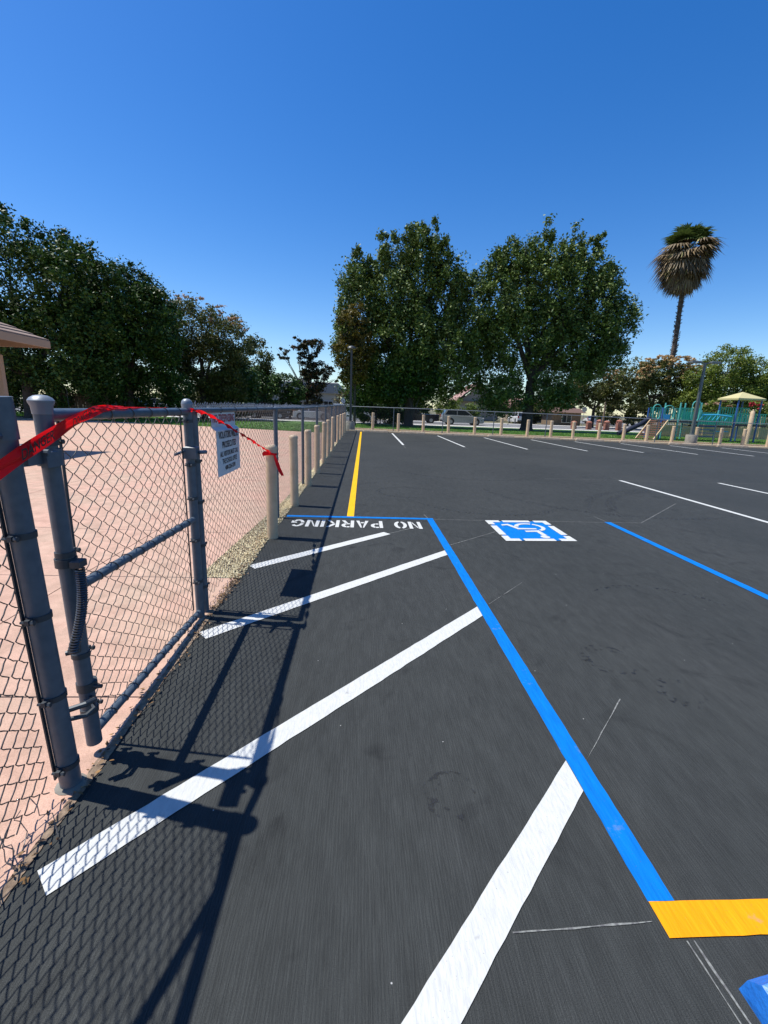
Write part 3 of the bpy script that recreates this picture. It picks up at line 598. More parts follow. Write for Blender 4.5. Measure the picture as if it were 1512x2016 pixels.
# ------------------------------------------------------------------ warning sign on the fence
def text_mesh(txt, size_h, width, bold=.012):
    cu = bpy.data.curves.new('txt', 'FONT'); cu.body = txt; cu.size = 1; cu.offset = bold; cu.resolution_u = 3; cu.align_x = 'LEFT'
    ob = bpy.data.objects.new('txt', cu); COL.objects.link(ob); bpy.context.view_layer.update()
    dg = bpy.context.evaluated_depsgraph_get(); me = bpy.data.meshes.new_from_object(ob.evaluated_get(dg))
    vv = np.array([v.co[:] for v in me.vertices]); ff_ = [tuple(p.vertices) for p in me.polygons]
    bpy.data.objects.remove(ob); bpy.data.curves.remove(cu); bpy.data.meshes.remove(me)
    lo, hi = vv.min(0), vv.max(0)
    vv[:, 0] = (vv[:, 0]-lo[0])/(hi[0]-lo[0])*width; vv[:, 1] = (vv[:, 1]-lo[1])/(hi[1]-lo[1])*size_h
    return vv, ff_
SX, SY0, SY1, SZ0, SZ1 = FX+.03, 3.655, 4.315, 1.0, 1.528
sg = thing('warning_sign', (SX, SY0, SZ0), 'white no trespassing notice hung on the chain link fence', 'sign')
kk = 10; vv = []; ff_ = []
def sign_x(y, z): return SX + .006*math.sin((y-SY0)/(SY1-SY0)*2.6) - (.034 if z > 1.40 else (.034*max(0, (z-1.375)/.025)))
zs_ = [SZ0, 1.1, 1.2, 1.3, 1.375, 1.388, 1.40, 1.46, SZ1]
for z in zs_:
    for i in range(kk+1):
        y = SY0+(SY1-SY0)*i/kk; vv.append((sign_x(y, z), y, z))
nv = len(vv); vv += [(x-.0018, y, z) for x, y, z in vv]
for a in range(len(zs_)-1):
    for i in range(kk):
        q = a*(kk+1)+i; ff_.append((q, q+1, q+kk+2, q+kk+1)); ff_.append((nv+q, nv+q+kk+1, nv+q+kk+2, nv+q+1))
pl = MB().add(vv, ff_).build('plate', M_SIGN, sg, True)
for txt, zc, hh, wd, mt in [('NO TRESPASSING', 1.437, .068, .60, M_REDINK), ('VIOLATORS WILL BE', 1.307, .062, .56, M_INK), ('PROSECUTED', 1.228, .056, .40, M_INK), ('ALL VISITORS MUST CALL', 1.158, .044, .52, M_INK), ('THE SCHOOL OFFICE', 1.095, .044, .42, M_INK), ('408-226-2591', 1.038, .040, .30, M_INK)]:
    tv, tf = text_mesh(txt, hh, wd, .02); y0 = (SY0+SY1)/2-wd/2
    o = MB().add([(sign_x(y0+p[0], zc+p[1])+.0022, y0+p[0], zc+p[1]) for p in tv], tf).build('lettering', mt, sg); o['label'] = 'the line ' + txt
for y in (SY0+.03, SY1-.03):
    for z in (SZ0+.03, 1.50): MB().lathe([(.007, 0), (.007, .002), (.003, .005)], (0, 0, 0), 8).build('eyelet', M_BAND, sg).matrix_local = Matrix.Translation((sign_x(y, z)-SX+.002, y-SY0, z-SZ0)) @ Matrix.Rotation(R(90), 4, 'Y')

# ------------------------------------------------------------------ red danger tape
def ribbon(name, ctr, ups, wds, parent, mt, n_=6, th=.0006):
    vv, ff_ = [], []; k = len(ctr)
    for i in range(k):
        for j in range(n_+1):
            v = (j/n_-.5)*wds[i]; p = Vector(ctr[i])+Vector(ups[i]).normalized()*v; vv.append(tuple(p + Vector((.0035*math.sin(i*.8+j*1.1)+.003*math.sin(i*.33+j*1.9), 0, .0012*math.sin(i*.6+j*.4)))))
    for i in range(k-1):
        for j in range(n_): q = i*(n_+1)+j; ff_.append((q, q+n_+1, q+n_+2, q+1))
    return MB().add(vv, ff_).build(name, mt, parent, True)
def lerp_path(P_, n_):
    P_ = [np.array(p, float) for p in P_]; L = np.cumsum([0]+[np.linalg.norm(P_[i+1]-P_[i]) for i in range(len(P_)-1)]); s = np.linspace(0, L[-1], n_)
    A = np.array(P_); return np.stack([np.interp(s, L, A[:, k]) for k in range(A.shape[1])], 1), s
tp = thing('danger_tape', (FX+.06, 1.62, 1.44), 'wide red danger tape stretched across the near post and gate top', 'tape')
# x, y, z, upx, upz, width
keys = [(-1.10, 1.28, 1.335, .1, 1, .060), (-1.122, 1.50, 1.402, .05, 1, .060), (-1.128, 1.62, 1.442, .05, 1, .060), (-1.132, 1.74, 1.480, .1, 1, .058), (-1.146, 1.86, 1.508, .12, 1, .052), (-1.16, 2.00, 1.540, -.05, 1, .042), (-1.168, 2.12, 1.558, -.35, 1, .032), (-1.178, 2.25, 1.561, -.9, .7, .024), (-1.19, 2.42, 1.560, -1, .15, .018), (-1.20, 2.62, 1.559, -1, .05, .014), (-1.20, 2.85, 1.559, -1, 0, .010)]
A, s_len = lerp_path(keys, 60)
ctr = A[:, :3]; ups = np.stack([A[:, 3], np.zeros(60), A[:, 4]], 1); rp = ribbon('ribbon', ctr, ups, A[:, 5], tp, M_TAPE)
for txt, s0, wd in [('DANGER', .255, .20), ('DO NOT ENTER', .60, .34)]:
    tv, tf = text_mesh(txt, 1.0, wd, .02); pv = []
    for p in tv:
        s = s0+p[0]; c = [np.interp(s, s_len, A[:, k]) for k in range(6)]; u = Vector((c[3], 0, c[4])).normalized(); j = p[1]-.5
        q = Vector(c[:3])+u*j*c[5]*.62; pv.append((q.x+.0062*(1 if s < .75 else .7), q.y, q.z+(.005 if s > .72 else 0)))
    MB().add(pv, tf).build('lettering', M_INK, tp)
t2 = thing('danger_tape', (-1.07, 5.24, 1.03), 'twisted red tape strung from the gate to the nearest bollard and knotted', 'tape')
A2, s2 = lerp_path([(-1.15, 3.10, 1.545), (-1.145, 3.40, 1.515), (-1.085, 4.4, 1.26), (-1.055, 5.22, 1.045)], 70)
ups2 = [(math.sin(i*.55), .0, math.cos(i*.55)) for i in range(70)]
ribbon('twisted_ribbon', A2, ups2, [.024+.012*abs(math.sin(i*.31)) for i in range(70)], t2, M_TAPE, 3)
ring = [(-1.07+.0715*math.cos(t), 5.30+.0715*math.sin(t), 1.035+.006*math.sin(t*3)) for t in [k*math.pi/12 for k in range(25)]]
ribbon('loop', ring, [(0, 0, 1)]*25, [.026]*25, t2, M_TAPE, 3)
kn = Vector((-1.015, 5.235, 1.035))
ribbon('bow_loop', [kn+Vector(p) for p in ((0, 0, 0), (-.05, -.035, .008), (-.10, -.045, .012), (-.125, -.04, .0))], [(0.1, 0, 1)]*4, [.012, .035, .055, .05], t2, M_TAPE, 3)
ribbon('tail', [kn+Vector(p) for p in ((0, 0, 0), (.015, -.02, -.05), (.04, -.03, -.12), (.075, -.04, -.20), (.10, -.045, -.245))], [(1, .3, .35)]*5, [.02, .035, .045, .045, .03], t2, M_TAPE, 3)
ribbon('tail', [kn+Vector(p) for p in ((0, .01, 0), (.02, .0, -.05), (.045, -.01, -.11), (.07, -.02, -.17))], [(1, -.3, .4)]*4, [.018, .03, .035, .02], t2, M_TAPE, 3)

# ------------------------------------------------------------------ lamp posts
def lamp_post(x, y, h, mt, label, double):
    t = thing('lamp_post', (x, y, 0), label, 'lamp post', 'parking lot lamp posts', world=False)
    MB().lathe([(.32, -.05), (.32, .58), (.29, .62), (.1, .62)], (0, 0, 0), 22).build('concrete_base', M_CONC, t, True)
    MB().lathe([(.17, .62), (.17, .66), (.10, .68)], (0, 0, 0), 12).build('base_plate', mt, t, True)
    mb = MB(); mb.add([(sx*w_, sy*w_, z) for z, w_ in ((.62, .085), (h, .06)) for sx, sy in ((-1, -1), (1, -1), (1, 1), (-1, 1))], [(4, 5, 6, 7)]+[(a, (a+1) % 4, (a+1) % 4+4, a+4) for a in range(4)]); mb.build('pole', mt, t)
    for sx in ((-1, 1) if double else (0,)):
        if double:
            MB().bar((sx*.05, 0, h-.03), (sx*.35, 0, h+.02), .06, .06).build('arm', mt, t)
            hd = MB(); hd.box((sx*.62, 0, h+.03), (.60, .32, .13), bevel=.05); hd.build('lamp_head', mt, t)
            MB().box((sx*.62, 0, h-.042), (.46, .24, .015)).build('lens', mat('lamp_lens', (.5, .5, .48), .2), t)
        else:
            MB().lathe([(.06, h-.05), (.27, h-.02), (.30, h+.02), (.26, h+.10), (.12, h+.17), (.02, h+.19)], (0, 0, 0), 18).build('lamp_head', mt, t, True)
            MB().lathe([(.22, h-.035), (.22, h-.022)], (0, 0, 0), 16).build('lens', mat('lamp_lens', (.5, .5, .48), .2), t)
lamp_post(-.82, fy(-.82, -.75), 5.45, M_POLE, 'dark slim lamp post in the corner where the fences meet', False)
lamp_post(21.05, fy(21.05, -.25), 5.0, M_POLE2, 'grey square lamp post with twin heads in front of the playground', True)

# ------------------------------------------------------------------ open shelter at the left edge
M_TAN = mat('tan_trim', (.36, .27, .185), .7); M_SHING = mat('brown_shingle', (.20, .14, .105), .9, col2=(.27, .2, .16), scale=9)
sh = thing('open_shelter', (-11.3, 12.3, 0), 'tan open shelter with brown shingled hip roof at the left edge', 'shelter')
EX, EY, EZ = -9.29, 14.35, 3.19; WX, WY = -13.9, 9.9; ap = ((EX+WX)/2, (EY+WY)/2, 4.25)
rect4 = [(EX, EY), (WX, EY), (WX, WY), (EX, WY)]
rf = MB().add([(x, y, EZ-.02) for x, y in rect4]+[ap], [(0, 1, 4), (1, 2, 4), (2, 3, 4), (3, 0, 4), (3, 2, 1, 0)]).build('roof', M_SHING, sh)
for side in range(4):
    (xa, ya), (xb, yb) = rect4[side], rect4[(side+1) % 4]
    for c in range(9):
        t0, t1 = c/9, min(1, (c+1.12)/9)
        def P_(x, y, t, dz): return (x+(ap[0]-x)*t, y+(ap[1]-y)*t, EZ+(ap[2]-EZ)*t+dz)
        MB().add([P_(xa, ya, t0, .045), P_(xb, yb, t0, .045), P_(xb, yb, t1, .012), P_(xa, ya, t1, .012), P_(xa, ya, t0, .0), P_(xb, yb, t0, .0)], [(0, 1, 2, 3), (4, 5, 1, 0)]).build('shingle_course', M_SHING, rf)
for (xa, ya), (xb, yb) in zip(rect4, rect4[1:]+rect4[:1]):
    d = Vector((xb-xa, yb-ya, 0)).normalized()*.02
    MB().bar((xa, ya, EZ-.10), (xb, yb, EZ-.10), .05, .20).build('fascia', M_TAN, sh)
for x, y in [(EX-.95, EY-.75), (WX+.95, EY-.75), (WX+.95, WY+.75), (EX-.95, WY+.75)]: MB().box((x, y, 1.35), (.14, .14, 2.7)).build('post', M_TAN, sh)
for (xa, ya), (xb, yb) in [((EX-.95, EY-.75), (EX-.95, WY+.75)), ((WX+.95, EY-.75), (WX+.95, WY+.75)), ((EX-.95, EY-.75), (WX+.95, EY-.75)), ((EX-.95, WY+.75), (WX+.95, WY+.75))]: MB().bar((xa, ya, 2.8), (xb, yb, 2.8), .12, .2).build('beam', M_TAN, sh)

# ------------------------------------------------------------------ trees
def leaf_cloud(lobes, n_leaf, size, clump=60, spread=.55, flat=.7, droop=0.0, hollow=.55):
    """leaf quads gathered in clumps through the lobes; lobes (x,y,z,rx,ry,rz)"""
    lob = np.array(lobes, float); vol = (lob[:, 3]*lob[:, 4]*lob[:, 5])**.75; nc = max(4, n_leaf//clump)
    which = RNG.choice(len(lob), nc, p=vol/vol.sum()); d = RNG.normal(size=(nc, 3)); d /= np.linalg.norm(d, axis=1, keepdims=True)
    rad = (hollow**3 + (1-hollow**3)*RNG.random(nc))**(1/3)
    C_ = lob[which, :3] + d*rad[:, None]*lob[which, 3:6]
    cs = RNG.uniform(.55, 1.25, nc)*spread*np.clip(lob[which, 3:6].min(1)/1.5, .45, 1)
    n_ = nc*clump; ci = np.repeat(np.arange(nc), clump)
    P0 = C_[ci] + RNG.normal(size=(n_, 3))*cs[ci][:, None]*np.array([.62, .62, flat*.62])
    nm = RNG.normal(size=(n_, 3)); nm[:, 2] += 1.1; a = np.cross(nm, RNG.normal(size=(n_, 3))); a[:, 2] -= droop*np.linalg.norm(a, axis=1)*.7; a /= np.linalg.norm(a, axis=1, keepdims=True)
    b = np.cross(a, nm); b /= np.linalg.norm(b, axis=1, keepdims=True)
    s = size*RNG.uniform(.6, 1.3, n_)[:, None]
    V = np.stack([P0-a*s*.6, P0+b*s*.34, P0+a*s*.6, P0-b*s*.34], 1)
    return V.reshape(-1, 3), np.arange(n_*4).reshape(-1, 4)
def limb_path(a, b, bend, n_=6):
    a, b = Vector(a), Vector(b); off = Vector((random.uniform(-1, 1), random.uniform(-1, 1), random.uniform(.0, .6)))*bend
    return [a.lerp(b, t)+off*math.sin(t*math.pi) for t in [i/(n_-1) for i in range(n_)]]
def tree(name, label, base, lobes, n_leaf, size, lm, tr=.25, *a_, flat=.7, **k_):
    return tree_(name, label, base, lobes, n_leaf, size, lm, tr, *a_, flat=flat, **k_)
def tree_(name, label, base, lobes, n_leaf, size, lm, tr=.25, trunk_h=3.0, grp=None, cat='tree', clump=60, spread=.55, flowers=None, limbs=7, lean=(0, 0), hollow=.55, droop=0.0, extra=None, flat=.7):
    t = thing(name, base, label, cat, grp, world=False)
    mb = MB(); top = (lean[0], lean[1], trunk_h)
    mb.tube([(0, 0, -.1), (lean[0]*.1, lean[1]*.1, .25), (lean[0]*.5, lean[1]*.5, trunk_h*.5), top], [tr*1.5, tr*1.12, tr*.95, tr*.85], 10)
    big = sorted(lobes, key=lambda q: -q[3]*q[5])[:limbs]
    for q in big:
        e = (q[0], q[1], q[2]+q[5]*.3); mb.tube(limb_path(top, e, .5), [tr*.62, tr*.5, tr*.38, tr*.28, tr*.18, tr*.07], 7)
        for k in range(3):
            m0 = Vector(top).lerp(Vector(e), random.uniform(.35, .75)); e2 = (q[0]+random.uniform(-.8, .8)*q[3], q[1]+random.uniform(-.8, .8)*q[4], q[2]+random.uniform(-.3, .8)*q[5])
            mb.tube(limb_path(m0, e2, .3, 4), [tr*.26, tr*.18, tr*.12, tr*.04], 5)
    mb.build('trunk', M_BARK, t, True)
    V, F = leaf_cloud(lobes, n_leaf, size, clump, spread, flat, hollow=hollow, droop=droop); np_obj('crown', V, F, lm, t)
    if flowers:
        fl, nf_, fs, fm = flowers; V, F = leaf_cloud(fl, nf_, fs, 40, spread*.8, .4, hollow=.8); np_obj('blossom', V, F, fm, t)
    if extra: extra(t)
    return t
LM_PLANE = leaf_mat('plane_leaf', (.05, .095, .018), (.125, .185, .040), (.25, .30, .11), .10, .12)
LM_DARK = leaf_mat('maple_leaf', (.016, .048, .008), (.052, .115, .017), (.10, .165, .03), .07, .08)
LM_MIM = leaf_mat('mimosa_leaf', (.05, .075, .016), (.12, .135, .035), (.16, .14, .05), .10, .25)
LM_FL = leaf_mat('mimosa_blossom', (.40, .27, .13), (.62, .47, .26), (.55, .34, .22), .2, .25)
LM_FLP = leaf_mat('pink_blossom', (.30, .20, .13), (.48, .33, .25), None, 0, .3)
LM_RED = leaf_mat('red_blossom', (.40, .02, .04), (.55, .05, .08), None, 0, .3)
LM_OLIVE = leaf_mat('olive_leaf', (.06, .06, .012), (.14, .115, .022), (.2, .15, .03), .12, .25)
LM_BRIGHT = leaf_mat('bright_leaf', (.06, .11, .016), (.13, .19, .03), (.2, .24, .05), .1, .3)
LM_FEATH = leaf_mat('feathery_leaf', (.085, .135, .016), (.19, .24, .04), (.17, .19, .05), .12, .28)
LM_FIR = leaf_mat('fir_needle', (.03, .06, .035), (.06, .10, .06), None, 0, .15)
LM_RUST = leaf_mat('dark_rust_leaf', (.025, .035, .012), (.06, .06, .02), (.12, .05, .03), .14, .2)
def spires(xs_, z0, h, rx, y=0): return [(x, y+random.uniform(-1, 1), z0+dz, rx*random.uniform(.8, 1.2), rx, h*random.uniform(.8, 1.15)) for x, dz in xs_]

# the two great plane trees
T1L = [(-4.8, 0, 10.3, 2.2, 2.4, 4.0), (-5.6, 0, 7.2, 1.6, 2.0, 2.4), (-2.0, .5, 11.3, 2.3, 2.6, 4.6), (.4, 0, 12.0, 2.2, 2.6, 4.9), (2.6, .3, 11.0, 2.2, 2.6, 4.6), (4.9, 0, 9.6, 2.0, 2.4, 4.2), (-1.0, 0, 7.5, 4.6, 3.2, 4.0), (3.6, 0, 6.6, 3.2, 3.0, 3.6), (-3.4, 1, 4.6, 2.8, 2.4, 2.5), (1.2, 1.5, 4.6, 2.6, 2.2, 2.4), (-.6, 2, 3.7, 3.6, 2, 1.7), (6.3, 0, 7.4, 1.2, 1.6, 2.4)]
T1L += spires([(-5.2, 12.4), (-3.9, 12.7), (-2.3, 14.1), (-.6, 14.6), (.9, 15.1), (2.2, 14.4), (3.4, 13.0), (4.8, 12.0), (-6.2, 9.4), (.2, 15.9), (1.4, 15.6), (-2.6, 15.0), (-4.9, 13.6)], 0, 2.1, .8)
tree('plane_tree', 'tall left plane tree with spiky green crown behind the far fence', (4.4, 43, 0), T1L, 120000, .215, LM_PLANE, .42, 4.2, 'plane trees on the far lawn', spread=.50, clump=80, flat=1.25)
T2L = [(-3.9, 0, 11.2, 2.4, 2.6, 4.4), (-1.4, .4, 12.4, 2.4, 2.6, 4.6), (1.2, 0, 12.2, 2.6, 2.8, 4.6), (3.6, .4, 12.2, 2.3, 2.6, 4.6), (6.0, 0, 10.6, 2.4, 2.6, 4.3), (8.2, 0, 9.6, 1.6, 2.0, 2.9), (-1.8, 0, 8.2, 3.8, 3.0, 3.2), (4.2, 0, 8.2, 4.0, 3.0, 3.0), (7.2, .5, 7.0, 2.1, 2.0, 1.7), (-3.5, 0, 4.6, 2.3, 2.0, 3.2), (-1.9, 1.2, 3.3, 1.8, 1.8, 2.0), (3.4, 0, 5.2, 2.2, 2, 2.4), (2.6, 1.0, 3.2, 1.5, 1.5, 2.0), (5.6, 0, 5.6, 1.6, 1.6, 1.0)]
T2L = [(x*.94, y, z, rx*.95, ry, rz) for x, y, z, rx, ry, rz in T2L] + [(1.0, -1.2, 3.6, 1.6, 1.0, 1.6), (2.8, -1.0, 3.0, 1.5, 1.0, 1.5), (-2.6, -1, 2.8, 1.9, 1.2, 1.6)]
T2L += spires([(-4.6, 13.4), (-3.2, 14.4), (-1.9, 14.6), (-.2, 15.4), (1.5, 14.8), (3.0, 15.2), (4.6, 15.1), (6.0, 13.1), (7.0, 11.4), (-.3, 16.2), (-2.9, 15.4), (2.4, 15.9), (4.4, 15.9), (-4.4, 14.2)], 0, 2.0, .8)
tree('plane_tree', 'tall right plane tree with broad crown and visible dark trunk', (15.9, 43, 0), T2L, 115000, .215, LM_PLANE, .50, 4.6, 'plane trees on the far lawn', spread=.50, clump=80, flat=1.25)
tree('olive_bush_tree', 'small yellow olive tree leaning out from the left plane tree', (-.7, 40.6, 0), [(-.3, 0, 8.7, 1.25, 1.1, 1.5), (-.9, 0, 6.2, 1.2, 1.1, 1.5), (.4, 0, 6.6, 1.2, 1.1, 1.6), (-.2, 0, 4.6, 1.3, 1, 1.2)], 9000, .20, LM_OLIVE, .12, 3.4, spread=.4)
tree('understory_shrub', 'dark leafy shrub with thin stems under the left plane tree', (1.4, 46.2, 0), [(-1.5, 0, 3.9, 2.3, 1.5, 2.0), (1.5, 0, 3.8, 2.3, 1.5, 2.0), (-1.8, 0, 1.8, 1.4, 1.0, 1.4)], 9000, .24, LM_DARK, .10, 1.2, 'shrubs under the plane trees', cat='shrub')
tree('understory_shrub', 'added low dark shrub filling in shade between the corner lamp and the left plane trunk', (1.9, 47.8, 0), [(-1.2, 0, 1.1, 1.6, 1.0, 1.2), (1.2, 0, 1.0, 1.6, 1.0, 1.1)], 7000, .18, LM_DARK, .06, .5, 'shrubs under the plane trees', cat='shrub')  # added to darken the bright street gap below the crown
tree('understory_shrub', 'dark leafy shrub crowding the trunk of the left plane tree', (4.6, 41.8, 0), [(-1.6, 0, 4.0, 1.8, 1.2, 2.0), (.6, 0, 4.4, 1.8, 1.2, 1.8), (-.6, 0, 5.8, 2.0, 1.2, 1.4)], 9000, .24, LM_DARK, .10, 1.2, 'shrubs under the plane trees', cat='shrub')
# left dark row
L1L = [(0, 0, 9.4, 5.2, 4, 4.0), (-5.5, 0, 10.2, 4.5, 4, 4.2), (4.2, .5, 8.6, 3.0, 3.4, 3.9), (-2.5, 0, 5.0, 6.2, 3.6, 3.6), (3.2, 0, 5.0, 4.0, 3.2, 3.2), (0, 1.5, 2.6, 6.5, 2.4, 1.9), (-9, 0, 7, 4, 4, 6)]
L1L += spires([(-2.6, 12.9), (-1.2, 12.7), (.3, 12.3), (1.7, 12.0), (3.0, 11.5), (4.3, 11.2), (5.6, 10.4), (6.5, 9.4)], 0, 1.6, .8)
tree('broad_maple_tree', 'broad dark green tree at the left edge behind the shelter', (-24.6, 35, 0), L1L, 110000, .20, LM_DARK, .42, 3.0, 'dark trees behind the yard', spread=.46, clump=80, flat=1.0)
L2L = [(0, 0, 8.6, 3.4, 3.0, 3.6), (2.4, 0, 7.4, 2.4, 2.6, 3.0), (-2.6, 0, 7.6, 2.6, 2.6, 3.4), (0, 0, 4.4, 4.2, 2.8, 2.8), (1.0, 1, 2.4, 4.2, 2, 1.8)]
L2L += spires([(-1.7, 11.0), (-.3, 11.1), (1.0, 10.6), (2.1, 10.0), (3.2, 9.0)], 0, 1.5, .75)
tree('broad_maple_tree', 'second dark green tree sloping down towards the blossoming one', (-19.6, 39.5, 0), L2L, 70000, .20, LM_DARK, .34, 3.0, 'dark trees behind the yard', spread=.46, clump=80, flat=1.0)
L3L = [(-1.0, 0, 8.2, 3.4, 3, 2.6), (2.2, 0, 7.4, 2.3, 2.6, 2.4), (-3.2, 0, 6.6, 2.6, 2.6, 3.0), (.6, 0, 5.0, 3.6, 2.6, 2.6), (-1.5, 1, 2.8, 3.4, 2.2, 2.0), (2.6, 0, 3.2, 1.8, 1.6, 1.8)]
tree('mimosa_tree', 'dark spreading tree with pinkish blossom along its crown, left of the gap', (-15.4, 45, 0), L3L, 42000, .19, LM_MIM, .30, 2.6, 'mimosa trees', flowers=([(-.2, -.3, 10.3, 2.6, 2.4, .5), (2.4, -.4, 9.2, 1.7, 2.0, .55), (3.6, -.4, 8.2, .9, 1.6, .5)], 1900, .16, LM_FLP), spread=.5)
tree('round_green_tree', 'rounded olive green tree right of the blossoming tree', (-14.6, 62, 0), [(0, 0, 7.2, 2.7, 2.4, 2.7), (-1.2, 0, 4.4, 2.8, 2, 2.2), (1.4, 0, 4.2, 2.0, 1.8, 2.2), (0, 0, 2.2, 2.8, 1.8, 1.6)], 15000, .28, LM_MIM, .22, 2.2, 'street trees on the left')
tree('thin_forked_tree', 'thin tree with bare forking branches and tufted tops', (-7.2, 60, 0), [(-1.0, 0, 9.0, 1.2, 1.0, 1.1), (.7, 0, 8.7, 1.3, 1.1, 1.4), (-3.2, 0, 8.0, .95, .8, .95), (-.2, 0, 6.6, 1.5, 1.2, 1.5), (1.5, 0, 5.8, 1.4, 1.2, 1.5), (3.0, 0, 6.2, .9, .8, .5), (3.3, 0, 4.9, .8, .7, .4), (.5, 0, 4.2, 1.9, 1.4, 1.8), (.4, 0, 2.0, 1.6, 1.2, 1.7)], 12000, .24, LM_RUST, .2, 2.4, 'street trees on the left', spread=.42, hollow=.3, limbs=9)
tree('small_dark_tree', 'small dark tree in front of the pale flat building', (-8.9, 56.5, 0), [(-.8, 0, 3.9, 1.4, 1.1, 1.5), (.6, 0, 3.2, 1.2, 1.1, 1.6), (0, 0, 1.6, 1.4, 1.1, 1.2)], 6000, .24, LM_DARK, .13, 1.8, 'street trees on the left')
tree('small_dark_tree', 'small dark tree under the rounded olive tree', (-12.3, 55, 0), [(-.8, 0, 4.2, 1.5, 1.2, 1.5), (1.0, 0, 3.6, 1.3, 1.1, 1.6), (0, 0, 1.7, 2.0, 1.2, 1.4)], 7000, .24, LM_DARK, .13, 1.8, 'street trees on the left')
tree('round_hedge', 'clipped dark hedge by the round sign near the corner lamp', (-1.9, 64.5, 0), [(0, 0, 1.9, 2.2, 1.2, 1.9)], 5000, .2, LM_OLIVE, .12, .8, cat='hedge', hollow=.7)
for i, (x, y, rx) in enumerate([(-33, 42, 4.5), (-26, 43.5, 3.0), (-13.6, 47.5, 2.6), (-17, 66, 3)]):  # hedges this side of the street are added for near-black shade under the trees
    tree('dark_hedge', ['added dark shrub mass deepening the shade behind the shelter', 'added dark shrubs standing in for shade under the second dark tree', 'added dark shrubs standing in for shade under the blossoming left tree', 'dense shrub beyond the street behind the olive tree'][i], (x, y, 0), [(0, 0, 2.4, rx, 1.6, 2.6), (rx*.4, 0, 4.2, rx*.6, 1.5, 2.0)], 9000, .28, LM_DARK, .12, 1, 'shrubs behind the yard', cat='shrub', hollow=.6)
# right side
fir_l = [(0, 0, 1.6+i*1.0, 2.6*(1-i/9.4), 2.6*(1-i/9.4), .75) for i in range(9)]
tree('fir_tree', 'blue green conifer seen between the two plane trees', (19.6, 95, 0), fir_l, 9000, .36, LM_FIR, .2, 8.5, limbs=2, hollow=.5)
tree('bright_bush', 'bright yellow green bush in front of the pink roofed house', (13.4, 66.5, 0), [(-1.3, 0, 2.2, 1.6, 1.3, 1.6), (.9, 0, 1.9, 1.8, 1.4, 1.4), (2.6, 0, 1.6, 1.2, 1, 1.3), (-2, 0, 4, .9, .8, 1.1)], 9000, .2, LM_BRIGHT, .1, .9, cat='bush')
M1L = [(-.6, 0, 5.6, 3.4, 2.6, 1.9), (2.4, 0, 5.2, 2.4, 2.4, 1.9), (-3.2, 0, 4.4, 1.9, 2, 1.9), (.5, 0, 3.8, 3.4, 2, 1.4)]
tree('mimosa_tree', 'spreading tree with tan blossom just right of the plane trees', (31.2, 60, 0), M1L, 16000, .24, LM_MIM, .22, 2.4, 'mimosa trees', flowers=([(1.0, -1.2, 6.9, 1.6, 1.2, .7), (-3.6, -1.4, 5.0, .9, .8, .9), (-4.0, -1.4, 3.2, .7, .7, .7)], 2600, .2, LM_FL), spread=.45)
M2L = [(-2.4, 0, 6.2, 2.4, 2.6, 2.4), (.6, 0, 6.8, 2.8, 2.6, 2.0), (3.2, 0, 6.0, 2.0, 2.4, 2.0), (0, 0, 4.4, 3.8, 2.4, 1.8), (2.6, 0, 3.2, 1.8, 1.6, 1.4)]
tree('mimosa_tree', 'spreading tree with the most tan blossom below the palm', (36.0, 55, 0), M2L, 18000, .24, LM_MIM, .26, 2.6, 'mimosa trees', flowers=([(-1.0, -1.4, 8.1, 2.3, 1.4, .7), (1.6, -1.4, 8.2, 2.0, 1.2, .6), (3.3, -1.6, 7.3, 1.2, 1.2, .55), (-2.8, -1.8, 6.6, .9, 1, .8), (1.4, -2.0, 6.3, 1.8, .8, .6)], 6500, .2, LM_FL), spread=.45)
R1L = [(-.5, 0, 7.9, 2.6, 2.4, 2.2), (-3.2, 0, 5.6, 2.4, 2.4, 2.2), (2.4, 0, 6.8, 2.3, 2.3, 2.0), (4.8, 0, 5.6, 1.9, 2, 2.0), (0, 0, 4.6, 4.6, 2.6, 2.4), (-3.6, -.5, 3.4, 2.6, 2, 1.8), (4, 0, 3.2, 2.8, 2, 2.2)]
tree('feathery_tree', 'feathery yellow green tree behind the playground', (42.8, 52, 0), R1L, 46000, .19, LM_FEATH, .28, 2.4, spread=.5, droop=.8)
tree('dark_hedge', 'dark tree at the right edge behind the picket fence', (50.5, 51, 0), [(-1, 0, 4.4, 3.0, 2, 2.8), (2.6, 0, 4.2, 3, 2, 3), (0, 0, 2, 3.6, 2, 1.8)], 14000, .26, LM_DARK, .2, 2, cat='tree')
tree('oleander_bush', 'bush with pale pink flowers behind the playground bridge', (33.0, 41.5, 0), [(-.6, 0, 2.0, 1.2, 1, 1.3), (.9, 0, 2.2, 1.2, 1, 1.3)], 5000, .17, LM_FEATH, .07, .8, cat='bush', flowers=([(-.7, -.7, 2.6, .8, .4, .7), (.6, -.7, 2.9, .7, .4, .6)], 420, .2, LM_FLP), spread=.35)
tree('red_flower_bush', 'bush with deep red flowers at the right edge', (37.2, 41.5, 0), [(0, 0, 2.1, 1.3, 1, 1.5), (2.2, 0, 2.0, 1.6, 1, 1.6)], 5000, .17, LM_FEATH, .07, .8, cat='bush', flowers=([(-.7, -.8, 2.9, .45, .3, .8)], 300, .2, LM_RED), spread=.35)
